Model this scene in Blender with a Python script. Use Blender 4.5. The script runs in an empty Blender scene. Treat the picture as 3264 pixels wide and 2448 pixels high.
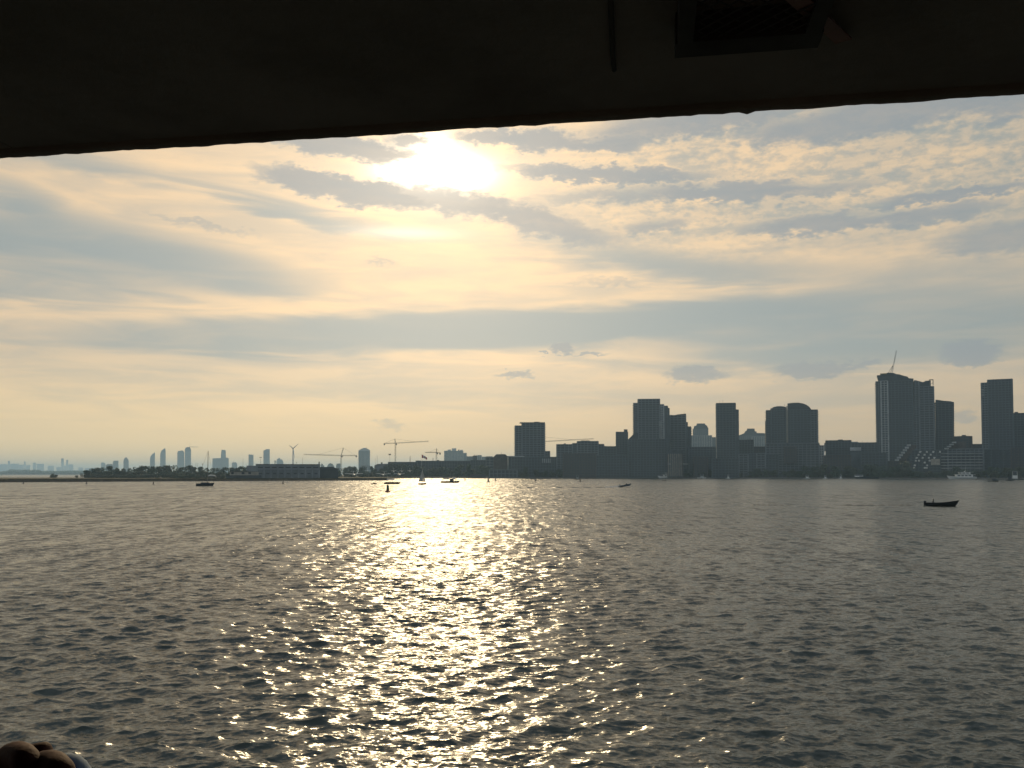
import bpy, bmesh, math, random
import numpy as np
from mathutils import Vector, Matrix
R = math.radians
random.seed(11)
S = bpy.context.scene
C = S.collection

# ------------------------------------------------------------------ camera
EYE = Vector((0.0, 0.0, 6.0))
FPX, CX, CY, HORIZON = 2770.0, 1632.0, 1400.0, 1510.0      # CY: row of the optical axis
PITCH = math.atan((HORIZON - CY) / FPX)
cam_data = bpy.data.cameras.new('camera')
cam = bpy.data.objects.new('camera', cam_data)
C.objects.link(cam)
cam.location = EYE
cam.rotation_euler = (math.pi / 2 + PITCH, 0, 0)
cam_data.sensor_width = 36.0
cam_data.lens = 36.0 * FPX / 3264.0
cam_data.shift_y = (CY - 1224.0) / 3264.0
cam_data.clip_start = 0.05
cam_data.clip_end = 60000.0
S.camera = cam


def ray(px, py):
    """direction of a photograph pixel"""
    x, u = (px - CX) / FPX, (CY - py) / FPX
    c, s = math.cos(PITCH), math.sin(PITCH)
    return Vector((x, c - u * s, s + u * c)).normalized()


def at(px, py, dist):
    """point of that pixel on the plane Y = dist"""
    d = ray(px, py)
    return EYE + d * (dist / d.y)


def on_water(px, py, z=0.0):
    d = ray(px, py)
    return EYE + d * ((z - EYE.z) / d.z)


def azel(px, py):
    d = ray(px, py)
    return math.degrees(math.atan2(d.x, d.y)), math.degrees(math.asin(d.z))


SUN_AZ, SUN_EL = azel(1385, 545)

# ------------------------------------------------------------------ render
S.render.engine = 'CYCLES'
S.view_settings.view_transform = 'Standard'
S.view_settings.look = 'None'
S.view_settings.exposure = 0.0
S.view_settings.gamma = 1.0
S.view_settings.use_curve_mapping = False
cy = S.cycles
cy.use_denoising = True
cy.max_bounces = 6
cy.diffuse_bounces = 2
cy.glossy_bounces = 3
cy.transmission_bounces = 3
cy.volume_bounces = 0
cy.sample_clamp_direct = 5.0
cy.sample_clamp_indirect = 3.0
cy.caustics_reflective = False
cy.caustics_refractive = False


# ------------------------------------------------------------------ node helper
class Nodes:
    def __init__(self, tree):
        self.t = tree
        tree.nodes.clear()

    def n(self, kind, **kw):
        nd = self.t.nodes.new(kind)
        for k, v in kw.items():
            setattr(nd, k, v)
        return nd

    def put(self, sock, v):
        if hasattr(v, 'is_output') or isinstance(v, bpy.types.NodeSocket):
            self.t.links.new(v, sock)
        else:
            sock.default_value = v

    def math(self, op, a, b=0.0, c=0.0, clamp=False):
        nd = self.n('ShaderNodeMath', operation=op, use_clamp=clamp)
        self.put(nd.inputs[0], a)
        self.put(nd.inputs[1], b)
        self.put(nd.inputs[2], c)
        return nd.outputs[0]

    def vmath(self, op, a, b=(0, 0, 0)):
        nd = self.n('ShaderNodeVectorMath', operation=op)
        self.put(nd.inputs[0], a)
        if op == 'SCALE':
            self.put(nd.inputs['Scale'], b)
        else:
            self.put(nd.inputs[1], b)
        return nd.outputs['Value'] if op in ('LENGTH', 'DOT_PRODUCT') else nd.outputs[0]

    def mapr(self, v, a, b, c, d, kind='SMOOTHSTEP'):
        nd = self.n('ShaderNodeMapRange', interpolation_type=kind)
        for i, x in enumerate((v, a, b, c, d)):
            self.put(nd.inputs[i], x)
        return nd.outputs[0]

    def mix(self, f, a, b, mode='MIX'):
        nd = self.n('ShaderNodeMix', data_type='RGBA', blend_type=mode)
        self.put(nd.inputs[0], f)
        self.put(nd.inputs[6], a if not isinstance(a, tuple) else (*a, 1.0))
        self.put(nd.inputs[7], b if not isinstance(b, tuple) else (*b, 1.0))
        return nd.outputs[2]

    def noise(self, vec, scale, detail=4.0, rough=0.55, dist=0.0, out=0):
        nd = self.n('ShaderNodeTexNoise')
        self.put(nd.inputs['Vector'], vec)
        nd.inputs['Scale'].default_value = scale
        nd.inputs['Detail'].default_value = detail
        nd.inputs['Roughness'].default_value = rough
        nd.inputs['Distortion'].default_value = dist
        return nd.outputs[out]


# ------------------------------------------------------------------ sky
world = bpy.data.worlds.new('World')
S.world = world
world.use_nodes = True
K = Nodes(world.node_tree)
geo = K.n('ShaderNodeTexCoord').outputs['Generated']
sep = K.n('ShaderNodeSeparateXYZ')
K.put(sep.inputs[0], geo)
X, Y, Z = sep.outputs
az = K.math('MULTIPLY', K.math('ARCTAN2', X, Y), 180 / math.pi)
el = K.math('MULTIPLY', K.math('ARCSINE', Z), 180 / math.pi)
sun_dir = Vector((math.sin(R(SUN_AZ)) * math.cos(R(SUN_EL)), math.cos(R(SUN_AZ)) * math.cos(R(SUN_EL)), math.sin(R(SUN_EL))))

# cloud noise: stretched along the horizon, several sizes
flat = K.vmath('MULTIPLY', geo, (1.0, 1.0, 3.2))
flat2 = K.vmath('MULTIPLY', geo, (1.0, 1.0, 5.0))
n_big = K.noise(flat, 3.4, 3.0, 0.5, 0.3)
n_mid = K.noise(flat2, 9.0, 6.0, 0.55, 0.6)
n_streak = K.noise(K.vmath('MULTIPLY', geo, (1.0, 1.0, 9.0)), 6.0, 5.0, 0.5, 0.8)
n_fine = K.noise(K.vmath('MULTIPLY', geo, (1.0, 1.0, 2.4)), 32.0, 6.0, 0.62, 0.2)
n_curd = K.noise(K.vmath('MULTIPLY', geo, (1.0, 1.0, 2.2)), 75.0, 4.0, 0.6)
warp_s = K.n('ShaderNodeCombineXYZ')
K.put(warp_s.inputs[0], K.math('ADD', az, K.math('MULTIPLY', K.math('SUBTRACT', n_mid, 0.5), 6.0)))
K.put(warp_s.inputs[1], K.math('ADD', el, K.math('MULTIPLY', K.math('SUBTRACT', n_streak, 0.5), 2.0)))
SOFT = warp_s.outputs[0]
warp_r = K.n('ShaderNodeCombineXYZ')
K.put(warp_r.inputs[0], K.math('ADD', az, K.math('MULTIPLY', K.math('SUBTRACT', n_fine, 0.5), 3.5)))
K.put(warp_r.inputs[1], K.math('ADD', el, K.math('ADD', K.math('MULTIPLY', K.math('SUBTRACT', n_fine, 0.5), 1.5),
                                                 K.math('MULTIPLY', K.math('SUBTRACT', n_curd, 0.5), 1.1))))
ROUGH = warp_r.outputs[0]
warp_t = K.n('ShaderNodeCombineXYZ')
K.put(warp_t.inputs[0], K.math('ADD', az, K.math('MULTIPLY', K.math('SUBTRACT', n_fine, 0.5), 3.0)))
K.put(warp_t.inputs[1], K.math('ADD', el, K.math('ADD', K.math('MULTIPLY', K.math('SUBTRACT', n_curd, 0.5), 1.3), K.math('MULTIPLY', K.math('SUBTRACT', n_fine, 0.5), 0.8))))
TINY = warp_t.outputs[0]


def blob(px, py, rx, ry, tilt=0.0, w=1.0, soft=0.6, vec=None):
    """one bank of cloud: an ellipse of directions with an uneven edge"""
    a0, e0 = azel(px, py)
    a1, e1 = azel(px + 10, py)
    a2, e2 = azel(px, py - 10)
    mp = K.n('ShaderNodeMapping', vector_type='TEXTURE')
    K.put(mp.inputs['Vector'], vec or SOFT)
    mp.inputs['Location'].default_value = (a0, e0, 0)
    mp.inputs['Rotation'].default_value = (0, 0, R(tilt))
    mp.inputs['Scale'].default_value = (rx * (a1 - a0) / 10, ry * (e2 - e0) / 10, 1)
    return K.mapr(K.vmath('LENGTH', mp.outputs[0]), 1 + 0.3 * soft, max(0.0, 1 - soft), 0.0, w)


def total(bl):
    t = bl[0]
    for b in bl[1:]:
        t = K.math('ADD', t, b)
    return t


veil = total([                                           # broad soft grey-blue sheets
    blob(250, 800, 760, 125, -5, 0.85, 0.7),
    blob(650, 850, 420, 70, -4, 0.35, 0.85),
    blob(120, 930, 500, 55, 2, 0.4, 0.95),
    blob(1500, 1058, 1250, 66, 3, 1.5, 0.75),
    blob(1750, 1040, 800, 56, 3, 0.9, 0.85),
    blob(2650, 1060, 900, 135, 0, 0.95, 0.85),
    blob(700, 1150, 900, 60, 2, 0.2, 1.0),
    blob(2250, 860, 560, 50, -7, 0.55, 0.95),
    blob(1950, 800, 320, 40, -10, 0.4, 1.0),
    blob(3000, 880, 400, 70, 0, 0.25, 1.0),
    blob(350, 540, 330, 34, -5, 0.4, 1.0),
    blob(60, 640, 170, 60, -12, 0.6, 0.95),
    blob(820, 640, 330, 30, -9, 0.4, 1.0),
    blob(1000, 690, 420, 22, -8, 0.45, 0.95),
    blob(1300, 1240, 900, 60, 0, 0.22, 1.0),
    blob(2400, 1290, 900, 70, 0, 0.2, 1.0),
])
bank = total([                                           # thicker banks with curdled edges
    blob(1080, 600, 286, 49.6, -8, 0.95, 0.48, ROUGH),
    blob(1420, 640, 445, 47.2, -6, 0.75, 0.58, ROUGH),
    blob(1750, 720, 254, 47.2, -12, 0.7, 0.68, ROUGH),
    blob(1110, 472, 265, 42.5, -4, 1.0, 0.53, ROUGH),
    blob(1310, 440, 74, 30.7, 0, 0.8, 0.58, ROUGH),
    blob(1560, 440, 127, 30.7, 0, 0.9, 0.58, ROUGH),
    blob(1720, 446, 137, 42.5, 0, 1.0, 0.48, ROUGH),
    blob(1940, 462, 132, 26.0, -2, 0.9, 0.58, ROUGH),
    blob(1920, 556, 349, 30.7, -4, 0.95, 0.53, ROUGH),
    blob(2080, 620, 445, 26.0, 0, 0.5, 0.78, ROUGH),
    blob(2340, 608, 243, 30.7, -2, 0.85, 0.58, ROUGH),
    blob(2560, 615, 254, 26.0, 0, 0.5, 0.68, ROUGH),
    blob(3040, 622, 275, 23.6, 0, 0.9, 0.58, ROUGH),
    blob(2240, 395, 402, 40.1, 4, 0.8, 0.63, ROUGH),
    blob(2450, 420, 137, 47.2, 0, 0.5, 0.68, ROUGH),
    blob(2850, 355, 445, 77.9, 5, 1.0, 0.58, ROUGH),
    blob(2150, 372, 318, 35.4, 6, 0.6, 0.68, ROUGH),
    blob(3250, 330, 212, 59.0, 0, 0.7, 0.68, ROUGH),
    blob(2600, 715, 275, 33.0, 0, 0.7, 0.58, ROUGH),
    blob(2960, 690, 254, 30.7, 2, 0.65, 0.63, ROUGH),
    blob(3190, 760, 243, 59.0, 0, 0.55, 0.68, ROUGH),
    blob(2090, 722, 116, 23.6, 3, 0.5, 0.68, ROUGH),
    blob(1950, 900, 148, 15.3, -4, 0.2, 0.8, ROUGH),
    blob(1225, 828, 58, 11.8, -8, 0.2, 0.8, ROUGH),
    blob(640, 715, 212, 11.8, -6, 0.2, 0.8, ROUGH),
    blob(1795, 1110, 48, 19.5, 0, 1.2, 0.5, TINY),
    blob(1728, 1127, 9, 6.9, 0, 1.18, 0.5, TINY),
    blob(1880, 1128, 50, 6.9, 0, 0.7, 0.7, TINY),
    blob(1640, 1197, 70, 11.5, 0, 0.78, 0.7, TINY),
    blob(2210, 1193, 100, 31.0, 0, 1.18, 0.6, TINY),
    blob(2590, 1182, 120, 32.2, 0, 1.09, 0.6, TINY),
    blob(2730, 1165, 70, 13.8, 0, 0.7, 0.7, TINY),
    blob(3085, 1128, 115, 41.4, 0, 1.2, 0.55, TINY),
    blob(3070, 1330, 60, 25.3, 0, 0.7, 0.7, TINY),
    blob(1240, 1352, 60, 20.7, 0, 0.59, 0.7, TINY),
])
# cloud cover that goes on all round the sky
over = K.mapr(el, 24.0, 34.0, 0.0, 1.0)
side = K.mapr(K.math('ABSOLUTE', az), 31.0, 44.0, 0.0, 1.0)
away = K.math('MAXIMUM', over, side)
gen_dark = K.mapr(K.math('ADD', K.math('MULTIPLY', n_mid, 0.7), K.math('MULTIPLY', n_big, 0.3)), 0.38, 0.62, 0.0, 0.8)
haze_low = K.mapr(el, 0.5, 5.0, 0.0, 1.0)
gen_dark = K.math('MULTIPLY', gen_dark, haze_low)
curds = K.math('MULTIPLY', K.mapr(el, 12.0, 17.0, 0.0, 1.0), K.mapr(az, -3.0, 13.0, 0.0, 1.0))
curd_d = K.math('MULTIPLY', curds, K.mapr(K.math('ADD', K.math('MULTIPLY', n_fine, 0.55), K.math('MULTIPLY', n_curd, 0.45)), 0.43, 0.63, 0.0, 0.75))
wisps = K.math('MULTIPLY', haze_low, K.mapr(K.math('ADD', K.math('MULTIPLY', n_streak, 0.6), K.math('MULTIPLY', n_mid, 0.4)), 0.36, 0.64, 0.0, 0.36))
frame_d = K.math('ADD', K.math('ADD', K.math('MULTIPLY', veil, 1.75), K.math('MULTIPLY', bank, 1.0)), K.math('ADD', curd_d, wisps))
frame_d = K.math('MULTIPLY', frame_d, K.mapr(K.math('ADD', K.math('MULTIPLY', n_mid, 0.5), K.math('MULTIPLY', n_streak, 0.5)), 0.3, 0.7, 0.72, 1.3))
frame_d = K.math('SUBTRACT', 1.0, K.math('POWER', 2.718, K.math('MULTIPLY', frame_d, -1.35)))     # thick cloud saturates softly
dark = K.mix(away, frame_d, gen_dark)
dark = K.math('MINIMUM', dark, 1.0, clamp=True)

cosang = K.vmath('DOT_PRODUCT', geo, tuple(sun_dir))
ang = K.math('MULTIPLY', K.math('ARCCOSINE', K.math('MINIMUM', cosang, 0.999999)), 180 / math.pi)
# bright cloud: warm cream, brighter towards the sun, duller away from it
far_t = K.mapr(ang, 4.0, 42.0, 0.0, 1.0, 'LINEAR')
lit = K.mix(far_t, (1.05, 0.735, 0.42), (0.63, 0.50, 0.345))
lit = K.mix(K.mapr(ang, 40.0, 120.0, 0.0, 1.0), lit, (0.34, 0.38, 0.41))
lit = K.mix(K.mapr(el, 26.0, 48.0, 0.0, 1.0), lit, (0.62, 0.66, 0.70))
shade = K.mix(K.mapr(ang, 6.0, 40.0, 0.0, 1.0, 'LINEAR'), (0.35, 0.39, 0.38), (0.245, 0.31, 0.325))
shade = K.mix(K.mapr(ang, 40.0, 120.0, 0.0, 1.0), shade, (0.23, 0.27, 0.305))
col = K.mix(dark, lit, shade)
heavy = K.math('MULTIPLY', K.math('MINIMUM', K.math('MULTIPLY', bank, 1.35), 1.0), K.math('SUBTRACT', 1.0, away))
col = K.mix(K.math('MULTIPLY', heavy, 0.65), col, (0.29, 0.315, 0.335))
# the low sky near the horizon thickens to yellow on the sun's side and peach away from it
hz = K.mapr(el, 0.0, 8.5, 1.0, 0.0)
hcol = K.mix(K.mapr(az, -30.0, 20.0, 0.0, 1.0), (0.92, 0.70, 0.37), (0.54, 0.41, 0.255))
hcol = K.mix(K.mapr(K.math('ABSOLUTE', az), 45.0, 120.0, 0.0, 1.0), hcol, (0.25, 0.27, 0.285))
col = K.mix(K.math('MULTIPLY', hz, K.math('SUBTRACT', 0.85, K.math('MULTIPLY', dark, 0.35))), col, hcol)
# sun glare breaking through the gap in the banks
gap = K.math('SUBTRACT', 1.0, K.math('MULTIPLY', K.math('MINIMUM', bank, 1.0), 0.93))
g_vec = K.n('ShaderNodeCombineXYZ')
K.put(g_vec.inputs[0], az)
K.put(g_vec.inputs[1], el)
GV = g_vec.outputs[0]


def glow(px, py, rx, ry, power, tilt=0.0):
    a0, e0 = azel(px, py)
    mp = K.n('ShaderNodeMapping', vector_type='TEXTURE')
    K.put(mp.inputs['Vector'], GV)
    mp.inputs['Location'].default_value = (a0, e0, 0)
    mp.inputs['Rotation'].default_value = (0, 0, R(tilt))
    mp.inputs['Scale'].default_value = (rx * 57.3 / FPX, ry * 57.3 / FPX, 1)
    d = K.vmath('LENGTH', mp.outputs[0])
    return K.math('MULTIPLY', K.math('POWER', 2.718, K.math('MULTIPLY', K.math('MULTIPLY', d, d), -1.0)), power)


hot = K.math('ADD', glow(1390, 548, 118, 41, 7.0), glow(1370, 480, 80, 60, 1.4))
warm = K.math('ADD', K.math('ADD', glow(1380, 600, 380, 170, 0.20), glow(1380, 540, 210, 90, 0.5)), glow(1290, 742, 150, 18, 0.45))
glare = K.math('ADD', K.math('MULTIPLY', hot, K.math('MULTIPLY', gap, gap)), K.math('MULTIPLY', warm, K.math('ADD', 0.25, K.math('MULTIPLY', gap, 0.75))))
gcol = K.vmath('SCALE', (1.0, 0.84, 0.62), glare)
col = K.mix(1.0, col, gcol, 'ADD')
# clear sky behind the cloud
sky = K.n('ShaderNodeTexSky', sky_type='NISHITA', sun_disc=False)
sky.sun_elevation = R(SUN_EL)
sky.sun_rotation = R(SUN_AZ)
sky.altitude = 80.0
sky.dust_density = 2.5
cloudy = K.vmath('SCALE', col, 10.0)
final = K.mix(0.95, sky.outputs[0], cloudy)
bg = K.n('ShaderNodeBackground')
K.put(bg.inputs['Color'], final)
bg.inputs['Strength'].default_value = 0.1
out = K.n('ShaderNodeOutputWorld')
K.t.links.new(bg.outputs[0], out.inputs[0])
world.cycles.sampling_method = 'MANUAL'
world.cycles.sample_map_resolution = 1024

# ------------------------------------------------------------------ sun
sl = bpy.data.lights.new('sun', 'SUN')
sl.energy = 2.0
sl.angle = R(0.53)
sl.color = (1.0, 0.77, 0.45)
so = bpy.data.objects.new('sun', sl)
C.objects.link(so)
so.rotation_euler = (-sun_dir).to_track_quat('-Z', 'Y').to_euler()
so.location = (0, 0, 400)


# ------------------------------------------------------------------ materials
def mat(name, col, rough=0.7, metal=0.0, var=0.25, scale=1.0, spec=0.5, coords='Object', bump=0.0, tint=None):
    m = bpy.data.materials.new(name)
    m.use_nodes = True
    k = Nodes(m.node_tree)
    p = k.n('ShaderNodeBsdfPrincipled')
    o = k.n('ShaderNodeOutputMaterial')
    k.t.links.new(p.outputs[0], o.inputs[0])
    v = k.n('ShaderNodeTexCoord').outputs[coords]
    nz = k.noise(v, scale, 5.0, 0.6)
    lo = tuple(c * (1 - var) for c in col)
    hi = tuple(min(1.0, c * (1 + var)) for c in (tint or col))
    k.put(p.inputs['Base Color'], k.mix(k.mapr(nz, 0.3, 0.7, 0, 1), lo, hi))
    p.inputs['Roughness'].default_value = rough
    p.inputs['Metallic'].default_value = metal
    p.inputs['Specular IOR Level'].default_value = spec
    if bump:
        b = k.n('ShaderNodeBump')
        b.inputs['Strength'].default_value = bump
        b.inputs['Distance'].default_value = 0.02
        k.put(b.inputs['Height'], k.noise(v, scale * 6, 4.0, 0.6))
        k.put(p.inputs['Normal'], b.outputs[0])
    return m


M = dict(
    concrete=mat('concrete', (0.15, 0.165, 0.18), 0.8, scale=0.15),
    pale=mat('pale_panel', (0.36, 0.375, 0.38), 0.7, scale=0.2),
    dark=mat('dark_cladding', (0.034, 0.045, 0.056), 0.6, scale=0.2),
    brick=mat('brown_brick', (0.085, 0.07, 0.066), 0.85, scale=0.3),
    glass=mat('window_glass', (0.020, 0.028, 0.036), 0.3, scale=0.3, spec=0.6),
    roof=mat('roof_felt', (0.08, 0.08, 0.08), 0.9, scale=0.4),
    white=mat('white_paint', (0.78, 0.77, 0.74), 0.35, scale=0.6, var=0.08),
    cream=mat('cream_render', (0.34, 0.31, 0.26), 0.8, scale=0.3),
    steel=mat('crane_steel', (0.16, 0.15, 0.13), 0.5, 0.3, scale=0.5),
    yellow=mat('yellow_steel', (0.30, 0.22, 0.06), 0.5, 0.0, scale=0.5),
    black=mat('black_hull', (0.012, 0.013, 0.015), 0.35, scale=1.0),
    navy=mat('navy_hull', (0.015, 0.02, 0.035), 0.3, scale=1.0),
    wood=mat('varnished_wood', (0.14, 0.07, 0.03), 0.4, scale=3.0),
    terrace=mat('terrace_white', (0.55, 0.55, 0.53), 0.6, scale=0.6),
    hangar=mat('hangar_steel', (0.18, 0.20, 0.22), 0.7, scale=0.1),
    doors=mat('hangar_door', (0.12, 0.135, 0.15), 0.7, scale=0.1),
    mullion=mat('dark_mullion', (0.075, 0.090, 0.102), 0.6, scale=0.2),
    sail=mat('sail_cloth', (0.55, 0.53, 0.48), 0.8, scale=0.5, var=0.1),
    rust=mat('rust_red', (0.20, 0.045, 0.03), 0.7, scale=1.5),
    red=mat('flag_red', (0.42, 0.03, 0.03), 0.7, scale=1.0, var=0.12),
    green=mat('buoy_green', (0.03, 0.09, 0.05), 0.5, scale=1.0),
    bark=mat('bark', (0.07, 0.05, 0.035), 0.95, scale=1.0),
    earth=mat('rough_grass', (0.045, 0.045, 0.022), 0.95, scale=0.05, var=0.35, tint=(0.065, 0.05, 0.028), spec=0.1),
    stone=mat('seawall_stone', (0.10, 0.075, 0.05), 0.9, scale=0.4, var=0.4),
    paving=mat('quay_paving', (0.16, 0.15, 0.14), 0.85, scale=0.1),
    rubber=mat('rubber', (0.02, 0.02, 0.02), 0.8),
    cloth=mat('dark_jacket', (0.03, 0.03, 0.035), 0.9, scale=8.0),
    skin=mat('skin', (0.075, 0.028, 0.023), 0.75, scale=50.0, var=0.15, bump=0.12, spec=0.2),
    ceiling=mat('ceiling_paint', (0.36, 0.285, 0.275), 0.85, scale=1.6, var=0.22, bump=0.1, spec=0.15),
    ferry=mat('ferry_steel', (0.045, 0.038, 0.032), 0.6, scale=2.0, bump=0.1),
    iron=mat('dark_iron', (0.14, 0.12, 0.12), 0.9, scale=4.0, spec=0.05),
    strap=mat('red_strap', (0.20, 0.085, 0.07), 0.7, scale=6.0),
    deck=mat('deck_paint', (0.05, 0.06, 0.05), 0.7, scale=3.0),
    hair=mat('dark_hair', (0.02, 0.014, 0.01), 0.6, scale=30.0),
    shirt=mat('grey_shirt', (0.10, 0.11, 0.13), 0.9, scale=12.0),
    blue=mat('pale_blue_plastic', (0.24, 0.31, 0.42), 0.9, scale=8.0, var=0.06),
    gold=mat('gold_band', (0.85, 0.58, 0.20), 0.22, 1.0, scale=8.0, var=0.05),
)


def leaf_mat(name, col):
    m = mat(name, col, 0.75, scale=0.25, var=0.45)
    return m


M['blue'].node_tree.nodes['Principled BSDF'].inputs['Subsurface Weight'].default_value = 0.5
M['blue'].node_tree.nodes['Principled BSDF'].inputs['Subsurface Radius'].default_value = (0.05, 0.06, 0.08)
M['blue'].node_tree.nodes['Principled BSDF'].inputs['Subsurface Scale'].default_value = 0.4
LEAVES = [leaf_mat('leaves_dark', (0.075, 0.095, 0.060)), leaf_mat('leaves_olive', (0.090, 0.098, 0.060)),
          leaf_mat('leaves_green', (0.070, 0.100, 0.062))]


# ------------------------------------------------------------------ mesh helpers
def link(name, me, material=None, parent=None, smooth=False):
    o = bpy.data.objects.new(name, me)
    C.objects.link(o)
    if material and not me.materials:
        me.materials.append(material)
    if parent:
        o.parent = parent
    if smooth:
        for p in me.polygons:
            p.use_smooth = True
    return o


def mesh(name, verts, faces):
    me = bpy.data.meshes.new(name)
    me.from_pydata([tuple(v) for v in verts], [], faces)
    me.update()
    return me


class MB:
    """collects simple solids into one mesh"""
    def __init__(self):
        self.v, self.f = [], []

    def add(self, v, f):
        o = len(self.v)
        self.v += [tuple(x) for x in v]
        self.f += [tuple(i + o for i in q) for q in f]
        return self

    def box(self, x0, x1, y0, y1, z0, z1):
        v = [(x, y, z) for z in (z0, z1) for y in (y0, y1) for x in (x0, x1)]
        return self.add(v, [(0, 2, 3, 1), (4, 5, 7, 6), (0, 1, 5, 4), (2, 6, 7, 3), (0, 4, 6, 2), (1, 3, 7, 5)])

    def prism(self, outline, y0, y1):
        """outline in local X-Z, pushed from y0 to y1"""
        n = len(outline)
        v = [(x, y0, z) for x, z in outline] + [(x, y1, z) for x, z in outline]
        f = [tuple(range(n))[::1], tuple(range(2 * n - 1, n - 1, -1))]
        f += [(i, i + n, (i + 1) % n + n, (i + 1) % n) for i in range(n)]
        return self.add(v, f)

    def plan(self, outline, z0, z1):
        """outline in X-Y pushed up"""
        n = len(outline)
        v = [(x, y, z0) for x, y in outline] + [(x, y, z1) for x, y in outline]
        f = [tuple(range(n))[::-1], tuple(range(n, 2 * n))]
        f += [(i, (i + 1) % n, (i + 1) % n + n, i + n) for i in range(n)]
        return self.add(v, f)

    def tube(self, pts, rad, n=8, caps=True):
        pts = [Vector(p) for p in pts]
        rads = rad if isinstance(rad, (list, tuple)) else [rad] * len(pts)
        rings = []
        up = Vector((0, 0, 1))
        for i, p in enumerate(pts):
            d = (pts[min(i + 1, len(pts) - 1)] - pts[max(i - 1, 0)]).normalized()
            a = d.cross(up)
            if a.length < 1e-3:
                a = d.cross(Vector((1, 0, 0)))
            a.normalize()
            b = d.cross(a).normalized()
            rings.append([p + (a * math.cos(t) + b * math.sin(t)) * rads[i] for t in [2 * math.pi * j / n for j in range(n)]])
        v = [q for r in rings for q in r]
        f = [(i * n + j, i * n + (j + 1) % n, (i + 1) * n + (j + 1) % n, (i + 1) * n + j) for i in range(len(pts) - 1) for j in range(n)]
        if caps:
            f += [tuple(range(n))[::-1], tuple(range((len(pts) - 1) * n, len(pts) * n))]
        return self.add(v, f)

    def lathe(self, prof, n=16, cx=0, cy=0):
        v = [(cx + r * math.cos(2 * math.pi * j / n), cy + r * math.sin(2 * math.pi * j / n), z) for r, z in prof for j in range(n)]
        f = [(i * n + j, i * n + (j + 1) % n, (i + 1) * n + (j + 1) % n, (i + 1) * n + j) for i in range(len(prof) - 1) for j in range(n)]
        f += [tuple(range(n))[::-1], tuple(range((len(prof) - 1) * n, len(prof) * n))]
        return self.add(v, f)

    def grid(self, rows):
        n = len(rows[0])
        v = [p for r in rows for p in r]
        f = [(i * n + j, i * n + j + 1, (i + 1) * n + j + 1, (i + 1) * n + j) for i in range(len(rows) - 1) for j in range(n - 1)]
        return self.add(v, f)

    def build(self, name, material, parent=None, smooth=False):
        me = mesh(name, self.v, self.f)
        return link(name, me, material, parent, smooth)


def tag(o, label=None, cat=None, group=None, kind=None):
    if label:
        o['label'] = label
    if cat:
        o['category'] = cat
    if group:
        o['group'] = group
    if kind:
        o['kind'] = kind
    return o


def thing(name, label, cat, loc=(0, 0, 0), rz=0.0, group=None):
    o = bpy.data.objects.new(name, None)
    o.empty_display_size = 0.5
    C.objects.link(o)
    o.location = loc
    o.rotation_euler = (0, 0, rz)
    return tag(o, label, cat, group)


def share(src, loc=None, parent=None, rz=None, scale=None):
    c = src.copy()
    C.objects.link(c)
    if parent is not None:
        c.parent = parent
    if loc is not None:
        c.location = loc
    if rz is not None:
        c.rotation_euler = (0, 0, rz)
    if scale is not None:
        c.scale = scale
    return c


def copy_thing(root, loc, rz=0.0, scale=None, label=None):
    r = root.copy()
    C.objects.link(r)
    r.location = loc
    r.rotation_euler = (0, 0, rz)
    if scale is not None:
        r.scale = scale
    if label:
        r['label'] = label
    for ch in list(root.children):
        c = ch.copy()
        C.objects.link(c)
        c.parent = r
        for g in ch.children:
            d = g.copy()
            C.objects.link(d)
            d.parent = c
    return r


# ------------------------------------------------------------------ water
def wake_line(px0, py0, px1, py1):
    return on_water(px0, py0), on_water(px1, py1)


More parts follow.
